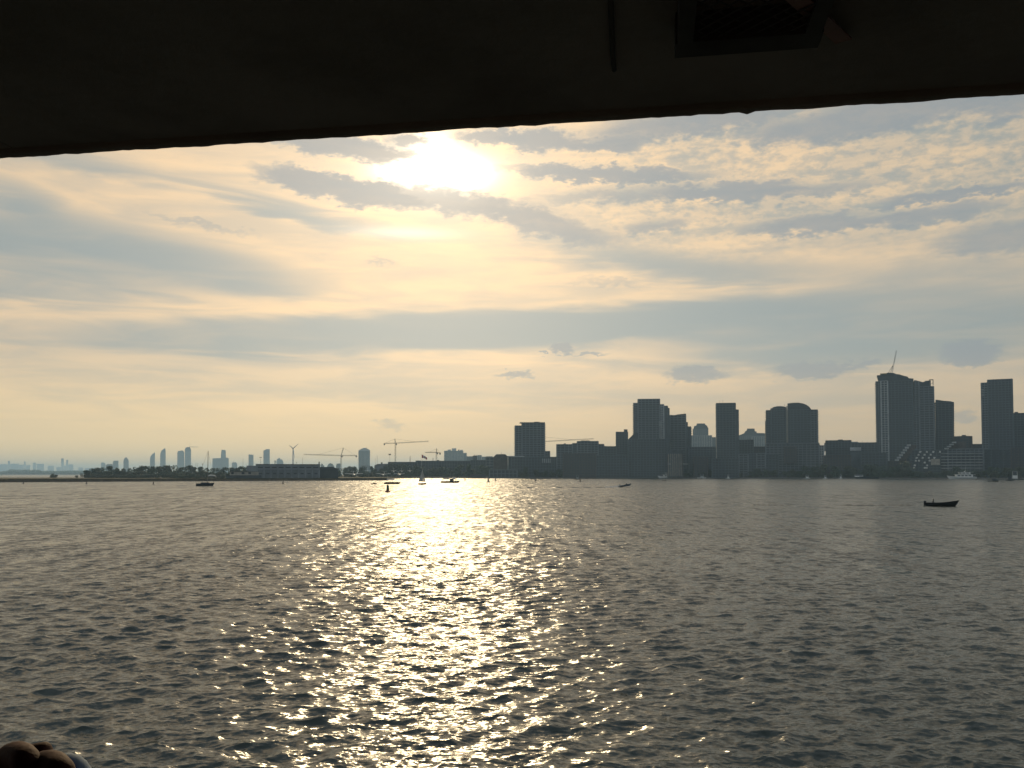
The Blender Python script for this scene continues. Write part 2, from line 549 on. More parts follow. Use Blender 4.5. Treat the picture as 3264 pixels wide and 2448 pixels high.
def make_water():
    rng = np.random.default_rng(5)
    azs = np.concatenate([np.arange(-180, -42, 6.0), np.linspace(-42, 42, 800), np.arange(48, 180, 6.0)])
    azs = np.radians(azs)
    p = np.arange(1450.0, 13.0, -1.3)
    rs = np.concatenate([[0.4, 2.0, 4.0, 6.0, 8.0, 10.0], EYE.z * FPX / p, [1400, 1700, 2200, 3200, 5000, 8000, 13000, 20000]])
    A, Rr = np.meshgrid(azs, rs)
    x0 = Rr * np.sin(A)
    y0 = Rr * np.cos(A)
    dr = np.gradient(rs)[:, None] * np.ones_like(A)
    da = np.gradient(azs)[None, :] * Rr
    # row spacing matters across crests, column spacing along them
    nw = 104
    lam = np.exp(rng.uniform(np.log(0.10), np.log(1.25), nw))
    lam[:11] = rng.uniform(0.9, 2.0, 11)
    head = np.radians(168 + rng.normal(0, 44, nw))
    ph = rng.uniform(0, 2 * np.pi, nw)
    gust = 0.88 + 0.12 * np.sin(x0 * 0.31 + 1.7 * np.sin(y0 * 0.13)) * np.sin(y0 * 0.24 + 0.8) + 0.24 * np.sin(x0 * 0.043 + y0 * 0.021 + 1.0) + 0.2 * np.sin(-x0 * 0.017 + y0 * 0.06 + 2.0) + 0.12 * np.sin(x0 * 0.11 - y0 * 0.09)
    z = np.zeros_like(x0)
    x = x0.copy()
    y = y0.copy()
    lost = np.zeros_like(x0)
    for i in range(nw):
        k = 2 * np.pi / lam[i]
        s = 0.026 * (1.35 if lam[i] > 0.9 else 0.98)
        kx, ky = k * np.sin(head[i]), k * np.cos(head[i])
        # spacing of the sheet measured along the wave's own heading
        step = np.abs(np.sin(head[i]) * np.sin(A) + np.cos(head[i]) * np.cos(A)) * dr + np.abs(np.sin(head[i]) * np.cos(A) - np.cos(head[i]) * np.sin(A)) * np.abs(da)
        w = np.clip((lam[i] / np.maximum(step, 1e-4) - 1.9) / 1.4, 0, 1)
        w = w * w * (3 - 2 * w)
        t = kx * x0 + ky * y0 + ph[i]
        a = s / k * w * gust
        z += a * np.cos(t)
        q = 1.4
        x -= q * a * kx / k * np.sin(t)
        y -= q * a * ky / k * np.sin(t)
        lost += s * s * (1 - w * w)
    # wakes: low ridges trailing behind the moving boats
    for (a, b, hgt, wid) in WAKES:
        d = (b - a)
        L = math.hypot(d.x, d.y)
        ux, uy = d.x / L, d.y / L
        s_ = (x0 - a.x) * ux + (y0 - a.y) * uy
        t_ = -(x0 - a.x) * uy + (y0 - a.y) * ux
        fade = np.clip(s_ / (0.2 * L), 0, 1) * np.clip((L - s_) / (0.1 * L), 0, 1) * (0.55 + 0.45 * np.sin(s_ * 0.35))
        z += hgt * np.exp(-(t_ / wid) ** 2) * fade
    lost = np.sqrt(lost / (nw * 0.0305 ** 2))
    nr, nc = x.shape
    co = np.stack([x, y, z], -1).reshape(-1, 3).astype(np.float32)
    me = bpy.data.meshes.new('water')
    ii, jj = np.meshgrid(np.arange(nr - 1), np.arange(nc), indexing='ij')
    j2 = (jj + 1) % nc
    quads = np.stack([ii * nc + jj, (ii + 1) * nc + jj, (ii + 1) * nc + j2, ii * nc + j2], -1).reshape(-1, 4)[:, ::-1]
    nq = len(quads)
    me.vertices.add(len(co))
    me.vertices.foreach_set('co', co.ravel())
    me.loops.add(nq * 4)
    me.loops.foreach_set('vertex_index', quads.astype(np.int32).ravel())
    me.polygons.add(nq)
    me.polygons.foreach_set('loop_start', np.arange(0, nq * 4, 4, dtype=np.int32))
    me.polygons.foreach_set('loop_total', np.full(nq, 4, dtype=np.int32))
    me.polygons.foreach_set('use_smooth', np.ones(nq, dtype=bool))
    at_ = me.attributes.new('ripple', 'FLOAT', 'POINT')
    at_.data.foreach_set('value', lost.astype(np.float32).ravel())
    me.update()
    me.validate()
    m = bpy.data.materials.new('lake_water')
    m.use_nodes = True
    k = Nodes(m.node_tree)
    pr = k.n('ShaderNodeBsdfPrincipled')
    o = k.n('ShaderNodeOutputMaterial')
    k.t.links.new(pr.outputs[0], o.inputs[0])
    pr.inputs['Base Color'].default_value = (0.016, 0.027, 0.025, 1)
    pr.inputs['Roughness'].default_value = 0.16
    pr.inputs['IOR'].default_value = 1.33
    g = k.n('ShaderNodeNewGeometry')
    att = k.n('ShaderNodeAttribute', attribute_name='ripple')
    pos = g.outputs['Position']
    fine = k.noise(k.vmath('MULTIPLY', pos, (1.0, 1.5, 1.0)), 6.5, 5.0, 0.66, out=1)
    chop = k.noise(k.vmath('MULTIPLY', pos, (0.7, 1.0, 1.0)), 0.9, 4.0, 0.65, out=1)
    patch = k.mapr(k.noise(k.vmath('MULTIPLY', pos, (0.35, 1.0, 1.0)), 0.02, 3.0, 0.5), 0.3, 0.7, 0.75, 1.2)
    f1 = k.vmath('SCALE', k.vmath('SUBTRACT', fine, (0.5, 0.5, 0.5)), 0.75)
    kk = k.math('MULTIPLY', k.math('MULTIPLY', att.outputs['Fac'], patch), 1.05)
    f2 = k.vmath('SCALE', k.vmath('SUBTRACT', chop, (0.5, 0.5, 0.5)), kk)
    band = k.noise(k.vmath('MULTIPLY', pos, (0.30, 1.0, 1.0)), 0.22, 4.0, 0.6, out=1)
    far_k = k.math('MULTIPLY', k.mapr(k.vmath('LENGTH', pos), 30.0, 160.0, 0.0, 1.0), 0.42)
    f3 = k.vmath('SCALE', k.vmath('SUBTRACT', band, (0.5, 0.5, 0.5)), far_k)
    dash = k.noise(k.vmath('MULTIPLY', pos, (0.9, 0.14, 1.0)), 1.0, 4.0, 0.65, out=1)
    f4 = k.vmath('SCALE', k.vmath('SUBTRACT', dash, (0.5, 0.5, 0.5)), k.math('MULTIPLY', att.outputs['Fac'], 1.05))
    dash2 = k.noise(k.vmath('MULTIPLY', pos, (0.33, 0.032, 1.0)), 1.0, 4.0, 0.65, out=1)
    f5 = k.vmath('SCALE', k.vmath('SUBTRACT', dash2, (0.5, 0.5, 0.5)), k.math('MULTIPLY', k.mapr(k.vmath('LENGTH', pos), 90.0, 260.0, 0.0, 1.0), 0.7))
    tot = k.vmath('MULTIPLY', k.vmath('ADD', k.vmath('ADD', f1, f3), k.vmath('ADD', f2, k.vmath('ADD', f4, f5))), (1.0, 1.0, 0.0))
    near = k.noise(k.vmath('MULTIPLY', pos, (0.5, 1.3, 1.0)), 3.2, 4.0, 0.62, 0.5, out=1)
    f6 = k.vmath('SCALE', k.vmath('SUBTRACT', near, (0.5, 0.5, 0.5)), 1.15)
    tot = k.vmath('ADD', tot, k.vmath('MULTIPLY', f6, (1.0, 1.0, 0.0)))
    view_tilt = k.n('ShaderNodeCombineXYZ')                 # added tilt towards the viewer, so far water mirrors higher, brighter sky
    k.put(view_tilt.inputs[1], k.math('MULTIPLY', att.outputs['Fac'], -0.11))
    tot = k.vmath('ADD', tot, view_tilt.outputs[0])
    nn = k.vmath('NORMALIZE', k.vmath('ADD', g.outputs['Normal'], tot))
    k.put(pr.inputs['Normal'], nn)
    M['water'] = m
    ob = link('water', me, m)
    tag(ob, kind='structure')
    return ob


WAKES = []
make_water()

# ------------------------------------------------------------------ land
def coast(pts):
    return [on_water(px, py) for px, py in pts]


def land(name, outline, top, wall, material, depth=-3.0):
    n = len(outline)
    b = MB()
    v = [(p[0], p[1], depth) for p in outline] + [(p[0], p[1], top) for p in outline]
    b.add(v, [tuple(range(n, 2 * n))] + [(i, (i + 1) % n, (i + 1) % n + n, i + n) for i in range(n)])
    o = b.build(name, material)
    me = o.data
    me.materials.append(wall)
    for p in me.polygons:
        if len(p.vertices) == 4 and n != 4 or abs(p.normal.z) < 0.5:
            p.material_index = 1
    bm = bmesh.new()
    bm.from_mesh(me)
    bmesh.ops.recalc_face_normals(bm, faces=bm.faces)
    bm.to_mesh(me)
    bm.free()
    tag(o, kind='structure')
    return o


af = coast([(-900, 1540), (0, 1537.0), (500, 1534.5), (900, 1532.5), (1236, 1531.5)])
tail = at(1262, 1500, 1090)
airfield = [(p.x, p.y) for p in af] + [(tail.x, 830), (tail.x + 4, 1300), (-420, 1320), (-430, 1040), (-1150, 1030)]
land('airfield', airfield, 1.4, M['stone'], M['earth'])
qa = coast([(1400, 1524.2), (1640, 1524.2), (2050, 1524.4), (2500, 1525.0), (2900, 1526.3), (3264, 1527.6), (3900, 1530)])
quay = [(at(1262, 1500, 1090).x - 14, 1112)] + [(p.x, p.y) for p in qa] + [(2600, 1000), (9000, 4000), (9000, 17000), (-900, 17000), (-900, 3300), (-200, 1330), (at(1262, 1500, 1090).x - 14, 1330)]
land('harbour_quay', quay, 1.1, M['paving'], M['stone'])
far = [(-6500, 5200), (-3600, 5400), (-2500, 5300), (-1600, 5000), (-1300, 17500), (-14000, 17500), (-14000, 6500)]
land('far_shore', far, 2.0, M['earth'], M['stone'])


# ------------------------------------------------------------------ places seen in the photograph
class Site:
    """a thing's upright plane, square to the line of sight (less a small turn), with its own metres"""
    def __init__(s, px, dist, z0=0.0, turn=0.0, loc=None):
        p = loc or at(px, HORIZON, dist)
        s.px = px
        s.R = Vector((p.x, p.y, z0))
        s.a = math.atan2(p.x - EYE.x, p.y - EYE.y) - R(turn)
        s.e = Vector((math.cos(s.a), -math.sin(s.a), 0))
        s.n = Vector((math.sin(s.a), math.cos(s.a), 0))
        s.rz = -s.a

    def pt(s, px, py, y=0.0):
        d = ray(px, py)
        o = s.R + s.n * y
        q = EYE + d * ((o - EYE).dot(s.n) / d.dot(s.n))
        return (q - s.R).dot(s.e), q.z - s.R.z

    def x(s, px, y=0.0):
        return s.pt(px, HORIZON, y)[0]

    def z(s, py, px=None, y=0.0):
        return s.pt(px if px is not None else s.px, py, y)[1]

    def root(s, name, label, cat, group=None):
        return thing(name, label, cat, s.R, s.rz, group)


def shore_site(px, py):
    p = on_water(px, py)
    return Site(px, p.y, 0.0, loc=p)


STYLES = dict(
    grid=dict(wall='glass', slab='concrete', pier='concrete', bay=5.0, proud=0.30),
    dark=dict(wall='glass', slab='mullion', pier='mullion', bay=4.0, proud=0.25),
    pale=dict(wall='glass', slab='pale', pier='pale', bay=6.0, proud=0.35),
    brick=dict(wall='glass', slab='brick', pier='brick', bay=3.6, proud=0.25),
    cream=dict(wall='glass', slab='cream', pier='cream', bay=4.2, proud=0.30),
)


def block(st, root, x0, x1, ytop, depth=24.0, yo=0.0, style='grid', ybot=None, bal='', storey=3.05, slabs=True, top=None, curve=None):
    """one storeyed volume of a building; pixel columns x0..x1, roof line at pixel row ytop"""
    sd = STYLES[style]
    a, b = st.x(x0, yo), st.x(x1, yo)
    mid = (x0 + x1) / 2
    H = st.z(ytop, mid, yo)
    B = 0.0 if ybot is None else st.z(ybot, mid, yo)
    w = MB()
    if curve:                                   # roof line given as pixel points
        ol = [(a, B)] + [st.pt(px, py, yo) for px, py in curve] + [(b, B)]
        w.prism(ol, yo, yo + depth)
    else:
        w.box(a, b, yo, yo + depth, B, H)
    wall = w.build('wall', M[sd['wall'] if slabs else sd['slab']], root)
    if not slabs:
        return H
    p = sd['proud']
    lim = H if not curve else min(st.pt(px, py, yo)[1] for px, py in curve)
    n = max(1, int((lim - B) / storey))
    hs = (lim - B) / n
    first = None
    for i in range(n + 1):
        z = B + i * hs
        if first is None:
            first = MB().box(a - p, b + p, yo - p, yo + depth + p, -0.38, 0.38).build('floor_slab', M[sd['slab']], root)
            first.location = (0, 0, z)
        else:
            share(first, (0, 0, z))
    nb = max(2, int(round((b - a) / sd['bay'])))
    pr = None
    for i in range(nb + 1):
        x = a + (b - a) * i / nb
        wd = 0.38 if 0 < i < nb else 0.8
        q = MB().box(x - wd, x + wd, yo - p * 0.6, yo + 0.4, B, lim) if i in (0, nb) else None
        if q:
            q.build('pier', M[sd['pier']], root)
        elif pr is None:
            pr = MB().box(-wd, wd, yo - p * 0.6, yo + 0.4, B, lim).build('pier', M[sd['pier']], root)
            pr.location = (x, 0, 0)
        else:
            share(pr, (x, 0, 0))
    for side in bal:
        bb = None
        for i in range(1, n):
            z = B + i * hs
            if side == 'L':
                o = MB().box(-1.7, -p - 0.02, 0, 6.0, -0.12, 0.1).box(-1.7, -1.6, 0, 6.0, 0.1, 1.05)
                loc = (a, yo + 1.0, z)
            elif side == 'R':
                o = MB().box(p + 0.02, 1.7, 0, 6.0, -0.12, 0.1).box(1.6, 1.7, 0, 6.0, 0.1, 1.05)
                loc = (b, yo + 1.0, z)
            else:
                o = MB().box(-2.6, 2.6, -1.5, -p - 0.02, -0.12, 0.1).box(-2.6, 2.6, -1.5, -1.4, 0.1, 1.05)
                loc = (a + (b - a) * (0.24 if side == 'f' else 0.74), yo, z)
            if bb is None:
                bb = o.build('balcony', M[sd['slab']], root)
                bb.location = loc
            else:
                share(bb, loc)
    if top and not curve:
        MB().box(a - p - 0.05, b + p + 0.05, yo - p - 0.05, yo + depth + p + 0.05, H + 0.4, H + 0.4 + top).build('parapet', M[sd['slab']], root)
    return H


def roof_box(st, root, x0, x1, ytop, yroof, yo=6.0, depth=8.0, m='dark', name='roof_plant'):
    mid = (x0 + x1) / 2
    return MB().box(st.x(x0, yo), st.x(x1, yo), yo, yo + depth, st.z(yroof, mid, yo) - 0.6, st.z(ytop, mid, yo)).build(name, M[m], root)


def mast(st, root, px, y0, y1, yo=8.0, r=0.18, name='antenna', m='steel'):
    return MB().tube([(st.x(px, yo), yo, st.z(y0, px, yo)), (st.x(px, yo), yo, st.z(y1, px, yo))], [r, r * 0.6], 6).build(name, M[m], root)


G = 1.1     # quay level
# ---- tower with staggered roof
st = Site(1690, 1200, G, 2)
b = st.root('apartment_tower', 'broad dark apartment tower with a lower shoulder and a thin roof canopy', 'building')
block(st, b, 1642, 1664, 1357, 22, 2.0, 'grid', bal='L')
block(st, b, 1664, 1736, 1348, 26, 0, 'grid', bal='R')
MB().box(st.x(1657), st.x(1737), -1.0, 20, st.z(1347.5), st.z(1346)).build('roof_canopy', M['dark'], b)
roof_box(st, b, 1703, 1720, 1344.5, 1347)
block(st, b, 1736.8, 1752, 1438.5, 20, 1.0, 'grid')
# ---- low blocks by the tower's foot
st = Site(1597, 1240, G)
b = st.root('gabled_hall', 'low dark hall with a hipped roof and small finial', 'building')
MB().prism([(st.x(1573), 0), (st.x(1573), st.z(1456)), (st.x(1582), st.z(1448)), (st.x(1610), st.z(1447.5)), (st.x(1619), st.z(1455)), (st.x(1619), 0)], 0, 25).build('wall', M['brick'], b)
mast(st, b, 1598, 1448, 1442, 4, 0.25, 'finial')
st = Site(1645, 1190, G)
b = st.root('flat_roofed_shed', 'long low building with a pale flat roof edge at the tower foot', 'building')
MB().box(st.x(1619.5), st.x(1671), 0, 14, 0, st.z(1456)).build('wall', M['dark'], b)
MB().box(st.x(1619), st.x(1671.5), -0.6, 14.5, st.z(1456), st.z(1453.5)).build('roof', M['pale'], b)
st = Site(1540, 1330, G)
b = st.root('stepped_warehouse', 'grey warehouse with stepped roof beside the hipped hall', 'building')
block(st, b, 1500, 1548, 1467, 20, 0, 'dark', storey=4.0)
block(st, b, 1548.8, 1574, 1458, 20, 1, 'grid', storey=4.0)
st = Site(1700, 1150, G)
b = st.root('waterfront_terrace', 'long low waterfront terrace with pale storey bands', 'building')
block(st, b, 1560, 1648, 1498, 14, 0, 'grid', storey=3.6)
st = Site(1720, 1185, G)
b = st.root('broad_warehouse', 'broad dark warehouse block in front of the staggered tower', 'building')
block(st, b, 1630, 1795, 1457, 24, 0, 'dark', storey=3.6)
for i in range(5):
    MB().box(st.x(1728 + i * 6), st.x(1731 + i * 6), -0.9, -0.32, st.z(1475), st.z(1462)).build('buttress', M['pale'], b)
# ---- stepped slab building
st = Site(1850, 1180, G, 1)
b = st.root('stepped_office_block', 'long stepped office block with raised middle section', 'building')
block(st, b, 1775, 1825, 1416.5, 26, 0, 'grid')
block(st, b, 1825.7, 1840, 1413, 26, 1, 'dark')
block(st, b, 1840.6, 1907, 1406.5, 28, -0.8, 'grid')
block(st, b, 1907.8, 1925, 1416, 26, 0.6, 'dark')
block(st, b, 1925.6, 1966, 1423, 24, 0, 'dark')
roof_box(st, b, 1797, 1804, 1413.5, 1416)
roof_box(st, b, 1852, 1880, 1404, 1406)
MB().box(st.x(1907.4), st.x(1908.8), 1, 8, st.z(1416), st.z(1406)).build('glass_corner', M['white'], b)
# ---- dark tower block beside big tower
st = Site(1985, 1170, G, 2)
b = st.root('mid_rise_block', 'plain dark mid-rise block with a small penthouse on top', 'building')
block(st, b, 1965, 2001, 1377, 24, 0, 'dark')
roof_box(st, b, 1990, 2001, 1368.5, 1376, 4, 10)
# ---- large stepped tower
st = Site(2080, 1170, G, 2)
b = st.root('stepped_tower', 'largest blocky tower with toothed balconies and roof stepping down', 'building')
block(st, b, 2021, 2034.4, 1285, 26, 2, 'grid', bal='L')
block(st, b, 2035, 2104, 1272, 30, 0, 'grid')
block(st, b, 2104.7, 2117, 1289, 28, 1, 'pale')
block(st, b, 2117.6, 2129, 1294, 26, 2, 'dark')
block(st, b, 2129.6, 2134, 1301, 24, 3, 'dark')
for i in range(14):
    MB().box(st.x(2101), st.x(2110), -1.6, -0.4, st.z(1396 - i * 3.9), st.z(1394.4 - i * 3.9)).build('balcony', M['pale'], b)
st = Site(2170, 1190, G, 2)
b = st.root('slant_roofed_tower', 'tower with a slanting roof line joined to the stepped tower', 'building')
block(st, b, 2137, 2187, 1323, 26, 0, 'grid', curve=[(2137, 1322), (2148, 1324), (2160, 1321), (2187, 1318.5)])
block(st, b, 2187.7, 2192, 1346, 22, 1, 'dark')
block(st, b, 2192.6, 2203, 1360, 20, 2, 'dark', bal='R')
mast(st, b, 2182, 1320, 1313)
st = Site(2065, 1145, G)
b = st.root('dark_podium_block', 'wide dark block standing in front of the stepped tower', 'building')
block(st, b, 2004, 2128, 1400, 18, 0, 'dark')
MB().prism([(st.x(2004), st.z(1400) + 0.6), (st.x(2022), st.z(1381)), (st.x(2035), st.z(1379)), (st.x(2035), st.z(1400) + 0.6)], 3, 12).build('sloped_roof', M['dark'], b)
st = Site(2160, 1130, G)
b = st.root('arched_gable_building', 'brown building with an arched gable and tall ribs', 'building')
block(st, b, 2129, 2176, 1447, 16, 0, 'brick', storey=5.0, curve=[(2129, 1450), (2133, 1441), (2142, 1437), (2150, 1434), (2158, 1434), (2160, 1440), (2166, 1440), (2169, 1434), (2176, 1434)])
for i in range(7):
    MB().box(st.x(2131 + 6.5 * i), st.x(2133 + 6.5 * i), -0.8, -0.3, 2, st.z(1446)).build('rib', M['cream'], b)
MB().box(st.x(2128), st.x(2139), -1.5, -0.3, st.z(1480), st.z(1478)).build('awning', M['pale'], b)
MB().box(st.x(2177), st.x(2194), -1.5, 12, st.z(1480), st.z(1478)).build('awning', M['pale'], b)
st = Site(2240, 1160, G)
b = st.root('mixed_low_block', 'low dark block between the arched gable and the slim tower', 'building')
block(st, b, 2196, 2282, 1425, 22, 0, 'dark')
block(st, b, 2212, 2256, 1456, 8, -12, 'brick')
# ---- hazy building behind
st = Site(2235, 2300, G)
b = st.root('capped_tower', 'hazy rounded tower with a flat cap above stepped shoulders', 'building')
block(st, b, 2210, 2257, 1362, 30, 0, 'grid', curve=[(2210, 1368), (2213, 1358), (2218, 1357), (2222, 1354), (2250, 1354), (2254, 1358), (2258, 1366)])
MB().box(st.x(2222), st.x(2249), 4, 24, st.z(1354), st.z(1349.5)).build('roof_cap', M['dark'], b)
block(st, b, 2200, 2270, 1388, 30, -14, 'pale')
block(st, b, 2270.6, 2287, 1394, 30, -13, 'grid')
# ---- slim tower with a pale edge
st = Site(2320, 1150, G, 3.0)
b = st.root('slim_tower', 'slim dark slab tower with one pale lit edge and two aerials', 'building')
block(st, b, 2286, 2346, 1285, 24, 0, 'dark')
block(st, b, 2346.8, 2355, 1306, 20, 2, 'dark')
MB().box(st.x(2283.2), st.x(2285.4), -0.4, 6, 0, st.z(1286)).build('sunlit_edge_strip', M['cream'], b)  # cream strip colours in the sunlight on the tower's side face
mast(st, b, 2296, 1285, 1275)
mast(st, b, 2306, 1285, 1274)
# ---- hazy crown building
st = Site(2400, 2300, G)
b = st.root('peaked_hotel', 'hazy broad building with a stepped peak behind the slim tower', 'building')
block(st, b, 2356, 2442, 1381, 40, 0, 'grid', curve=[(2350, 1390), (2372, 1381), (2376, 1374), (2379, 1374), (2382, 1366), (2405, 1366), (2406, 1375), (2411, 1375), (2412, 1380), (2442, 1381)])
block(st, b, 2398, 2444, 1392, 20, -24, 'pale')
st = Site(2390, 1200, G)
b = st.root('flat_dark_block', 'flat-roofed dark block below the hazy peaked building', 'building')
block(st, b, 2356, 2402, 1402, 24, 0, 'dark')
block(st, b, 2402.6, 2444, 1424, 24, 1, 'brick')
st = Site(2420, 1140, G)
b = st.root('grid_office', 'low grey-blue office with upright bays below the flat dark block', 'building')
block(st, b, 2356, 2385, 1448, 18, 0, 'grid')
block(st, b, 2385.7, 2412, 1446, 18, 1, 'dark')
block(st, b, 2412.7, 2440, 1445, 18, 0, 'grid')
block(st, b, 2440.7, 2482, 1449, 18, 1, 'dark')
# ---- twin rounded towers
st = Site(2476, 1160, G, 2)
b = st.root('round_topped_tower', 'dark tower with a low rounded roof, shorter of the rounded pair', 'building')
block(st, b, 2445, 2459.5, 1308, 24, 2, 'dark', bal='L')
block(st, b, 2460, 2508, 1300, 26, 0, 'dark', curve=[(2460, 1302), (2464, 1298), (2476, 1295), (2490, 1294.5), (2500, 1296), (2508, 1298.5)])
block(st, b, 2441.5, 2444.4, 1341, 20, 3, 'brick', slabs=False)
mast(st, b, 2503.5, 1297, 1288)
st = Site(2560, 1150, G, 1)
b = st.root('curved_roof_tower', 'dark tower with a big curved roof and toothed balconies, taller of the rounded pair', 'building')
block(st, b, 2510, 2586, 1300, 28, 0, 'dark', curve=[(2510, 1286), (2526, 1284), (2545, 1283.5), (2560, 1286), (2572, 1291), (2580, 1297), (2586, 1305)])
block(st, b, 2586.8, 2608, 1306, 24, 1.5, 'grid', bal='R')
bb = None
for i in range(32):
    z = st.z(1410 - i * 3.7)
    if bb is None:
        bb = MB().box(st.x(2507.5), st.x(2514), -1.7, -0.3, 0, 1.0).build('balcony', M['cream'], b)
        bb.location = (0, 0, z)
    else:
        share(bb, (0, 0, z))
for i in range(5):
    mast(st, b, 2524 + i * 6.5, 1284, 1280.5, 10, 0.15)
st = Site(2525, 1130, G)
b = st.root('tower_podium', 'wide podium block under the two rounded towers', 'building')
block(st, b, 2442, 2612, 1414, 16, 0, 'grid')
block(st, b, 2502, 2538, 1424, 8, -9, 'brick', ybot=1475)
block(st, b, 2613, 2627, 1420, 14, 1, 'pale')
# ---- long low buildings
st = Site(2715, 1160, G, 1)
b = st.root('long_low_block', 'long low dark block with a pale end wall and roof vents', 'building')
block(st, b, 2634, 2714, 1404, 24, 0, 'dark')
block(st, b, 2714.8, 2800, 1411, 24, 1, 'dark')
MB().box(st.x(2628.5), st.x(2633.2), 0, 10, st.z(1437), st.z(1411)).build('end_wall', M['cream'], b)
roof_box(st, b, 2673, 2688, 1401, 1404)
roof_box(st, b, 2716, 2737, 1408, 1411, 6, 8, 'pale')
mast(st, b, 2750, 1411, 1404)
mast(st, b, 2768, 1411, 1407)
st = Site(2728, 1125, G)
b = st.root('pale_canopy_kiosk', 'small building with a pale flat canopy below the long low block', 'building')
block(st, b, 2712, 2745, 1437, 10, 0, 'dark', slabs=False)
MB().box(st.x(2711), st.x(2746), -1.5, 10.5, st.z(1437) + 0.05, st.z(1426)).build('canopy', M['pale'], b)
# ---- tower under construction
st = Site(2890, 1140, G, 2)
b = st.root('unfinished_tower', 'tallest tower with a ragged unfinished roof and open corner frame', 'building')
block(st, b, 2797, 2812, 1216, 26, 2, 'grid', bal='L')
block(st, b, 2812.6, 2834, 1214, 28, -0.6, 'pale')
block(st, b, 2834.7, 2913, 1214, 30, 0, 'dark')
block(st, b, 2913.7, 2934, 1216, 28, 1.5, 'grid', curve=[(2913.7, 1212), (2920, 1212), (2934, 1216)])
block(st, b, 2934.6, 2981, 1232, 28, 0, 'grid')
MB().prism([st.pt(*q) for q in [(2800, 1213), (2795, 1196), (2806, 1195), (2818, 1191), (2832, 1187), (2850, 1188.5), (2858, 1192), (2866, 1192.5), (2880, 1197), (2893, 1200), (2897, 1205), (2912, 1206), (2912, 1213)]], 2, 24).build('crown_wall', M['dark'], b)
MB().box(st.x(2811), st.x(2832), 0, 14, st.z(1189.5), st.z(1187)).build('roof_canopy', M['yellow'], b)
MB().prism([st.pt(*q) for q in [(2934.6, 1231), (2934.6, 1216), (2943, 1218), (2950, 1213.5), (2967, 1212.5), (2967, 1231)]], 1, 22).build('crown_wall', M['dark'], b)
MB().box(st.x(2967), st.x(2981), 0.2, 1.2, st.z(1214.5), st.z(1212)).build('frame_beam', M['steel'], b)
MB().box(st.x(2978.5), st.x(2981), 0.2, 1.2, st.z(1231), st.z(1214.5)).build('frame_post', M['steel'], b)
MB().box(st.x(2967), st.x(2969), -0.2, 0.8, st.z(1231), st.z(1214.5)).build('frame_post', M['steel'], b)
MB().tube([(st.x(2968.5), 0.6, st.z(1230)), (st.x(2979), 0.6, st.z(1223))], 0.25, 6).build('brace', M['steel'], b)
# luffing crane on top
cr = st
c = Site(2848, 1150, st.z(1190) + G, 0).root('luffing_crane', 'pale luffing crane with steep boom standing on the unfinished tower', 'crane')
cs = Site(2848, 1150, st.z(1190) + G, 0)


def truss(b_, p, q, w, n, r):
    p, q = Vector(p), Vector(q)
    d = (q - p).normalized()
    u = d.cross(Vector((0, 1, 0)))
    u = u.normalized() if u.length > 0.1 else Vector((1, 0, 0))
    v = d.cross(u).normalized()
    cs_ = [(u * a + v * c_) * w / 2 for a, c_ in ((1, 1), (-1, 1), (-1, -1), (1, -1))]
    for o in cs_:
        b_.tube([p + o, q + o], r, 4)
    L = (q - p).length
    for i in range(n):
        a0, a1 = p + d * (L * i / n), p + d * (L * (i + 1) / n)
        for j in range(4):
            b_.tube([a0 + cs_[j], a1 + cs_[(j + 1) % 4]], r * 0.7, 4, False)
    return b_


tip = cs.pt(2857.5, 1117)
truss(MB(), (cs.x(2848), 0, 0), (tip[0], 0, tip[1]), 1.2, 14, 0.13).build('boom', M['pale'], c)
af_ = cs.pt(2847, 1163)
MB().tube([(cs.x(2834), 0, 0.2), (af_[0], 0, af_[1])], 0.25, 6).tube([(cs.x(2842), 0, 0.2), (af_[0], 0, af_[1])], 0.25, 6).build('gantry', M['steel'], c)
MB().tube([(af_[0], 0, af_[1]), (tip[0] - 1.2, 0, tip[1] - 6)], 0.08, 4).build('cable', M['steel'], c)
MB().box(cs.x(2833), cs.x(2851), -1.2, 1.2, -2.0, 0.2).build('machinery_deck', M['steel'], c)
# ---- lower right wing
st = Site(3012, 1150, G, 1)
b = st.root('balconied_wing_tower', 'dark tower with toothed balconies and gently sloping roof next to the unfinished tower', 'building')
block(st, b, 2982, 3041, 1280, 26, 0, 'dark', bal='R', curve=[(2982, 1274), (2990, 1274.5), (3005, 1277), (3030, 1279), (3041, 1282)])
st = Site(3072, 1130, G, 1)
b = st.root('rooftop_plant_block', 'low block with clustered rooftop equipment between two tall towers', 'building')
block(st, b, 3044, 3100, 1391, 24, 0, 'brick')
block(st, b, 3100.8, 3136, 1416, 22, 1, 'brick')
roof_box(st, b, 3068, 3082, 1386.5, 1391)
mast(st, b, 3088, 1391, 1384)
mast(st, b, 3060, 1391, 1387)
st = Site(3195, 1090, G, 2)
b = st.root('plain_square_tower', 'tall plain square tower with a stepped shoulder', 'building')
block(st, b, 3134, 3154, 1220, 26, 1, 'grid')
block(st, b, 3154.7, 3233, 1209, 28, 0, 'dark')
for i in range(5):
    MB().box(st.x(3133), st.x(3141), -0.9, 0.6, st.z(1240 + i * 5), st.z(1238.5 + i * 5)).build('balcony', M['pale'], b)
st = Site(3290, 1085, G, 1)
b = st.root('edge_tower', 'dark tower of half the height touching the plain square tower', 'building')
block(st, b, 3234.5, 3350, 1316, 26, 0, 'dark')
roof_box(st, b, 3238, 3250, 1313, 1316)
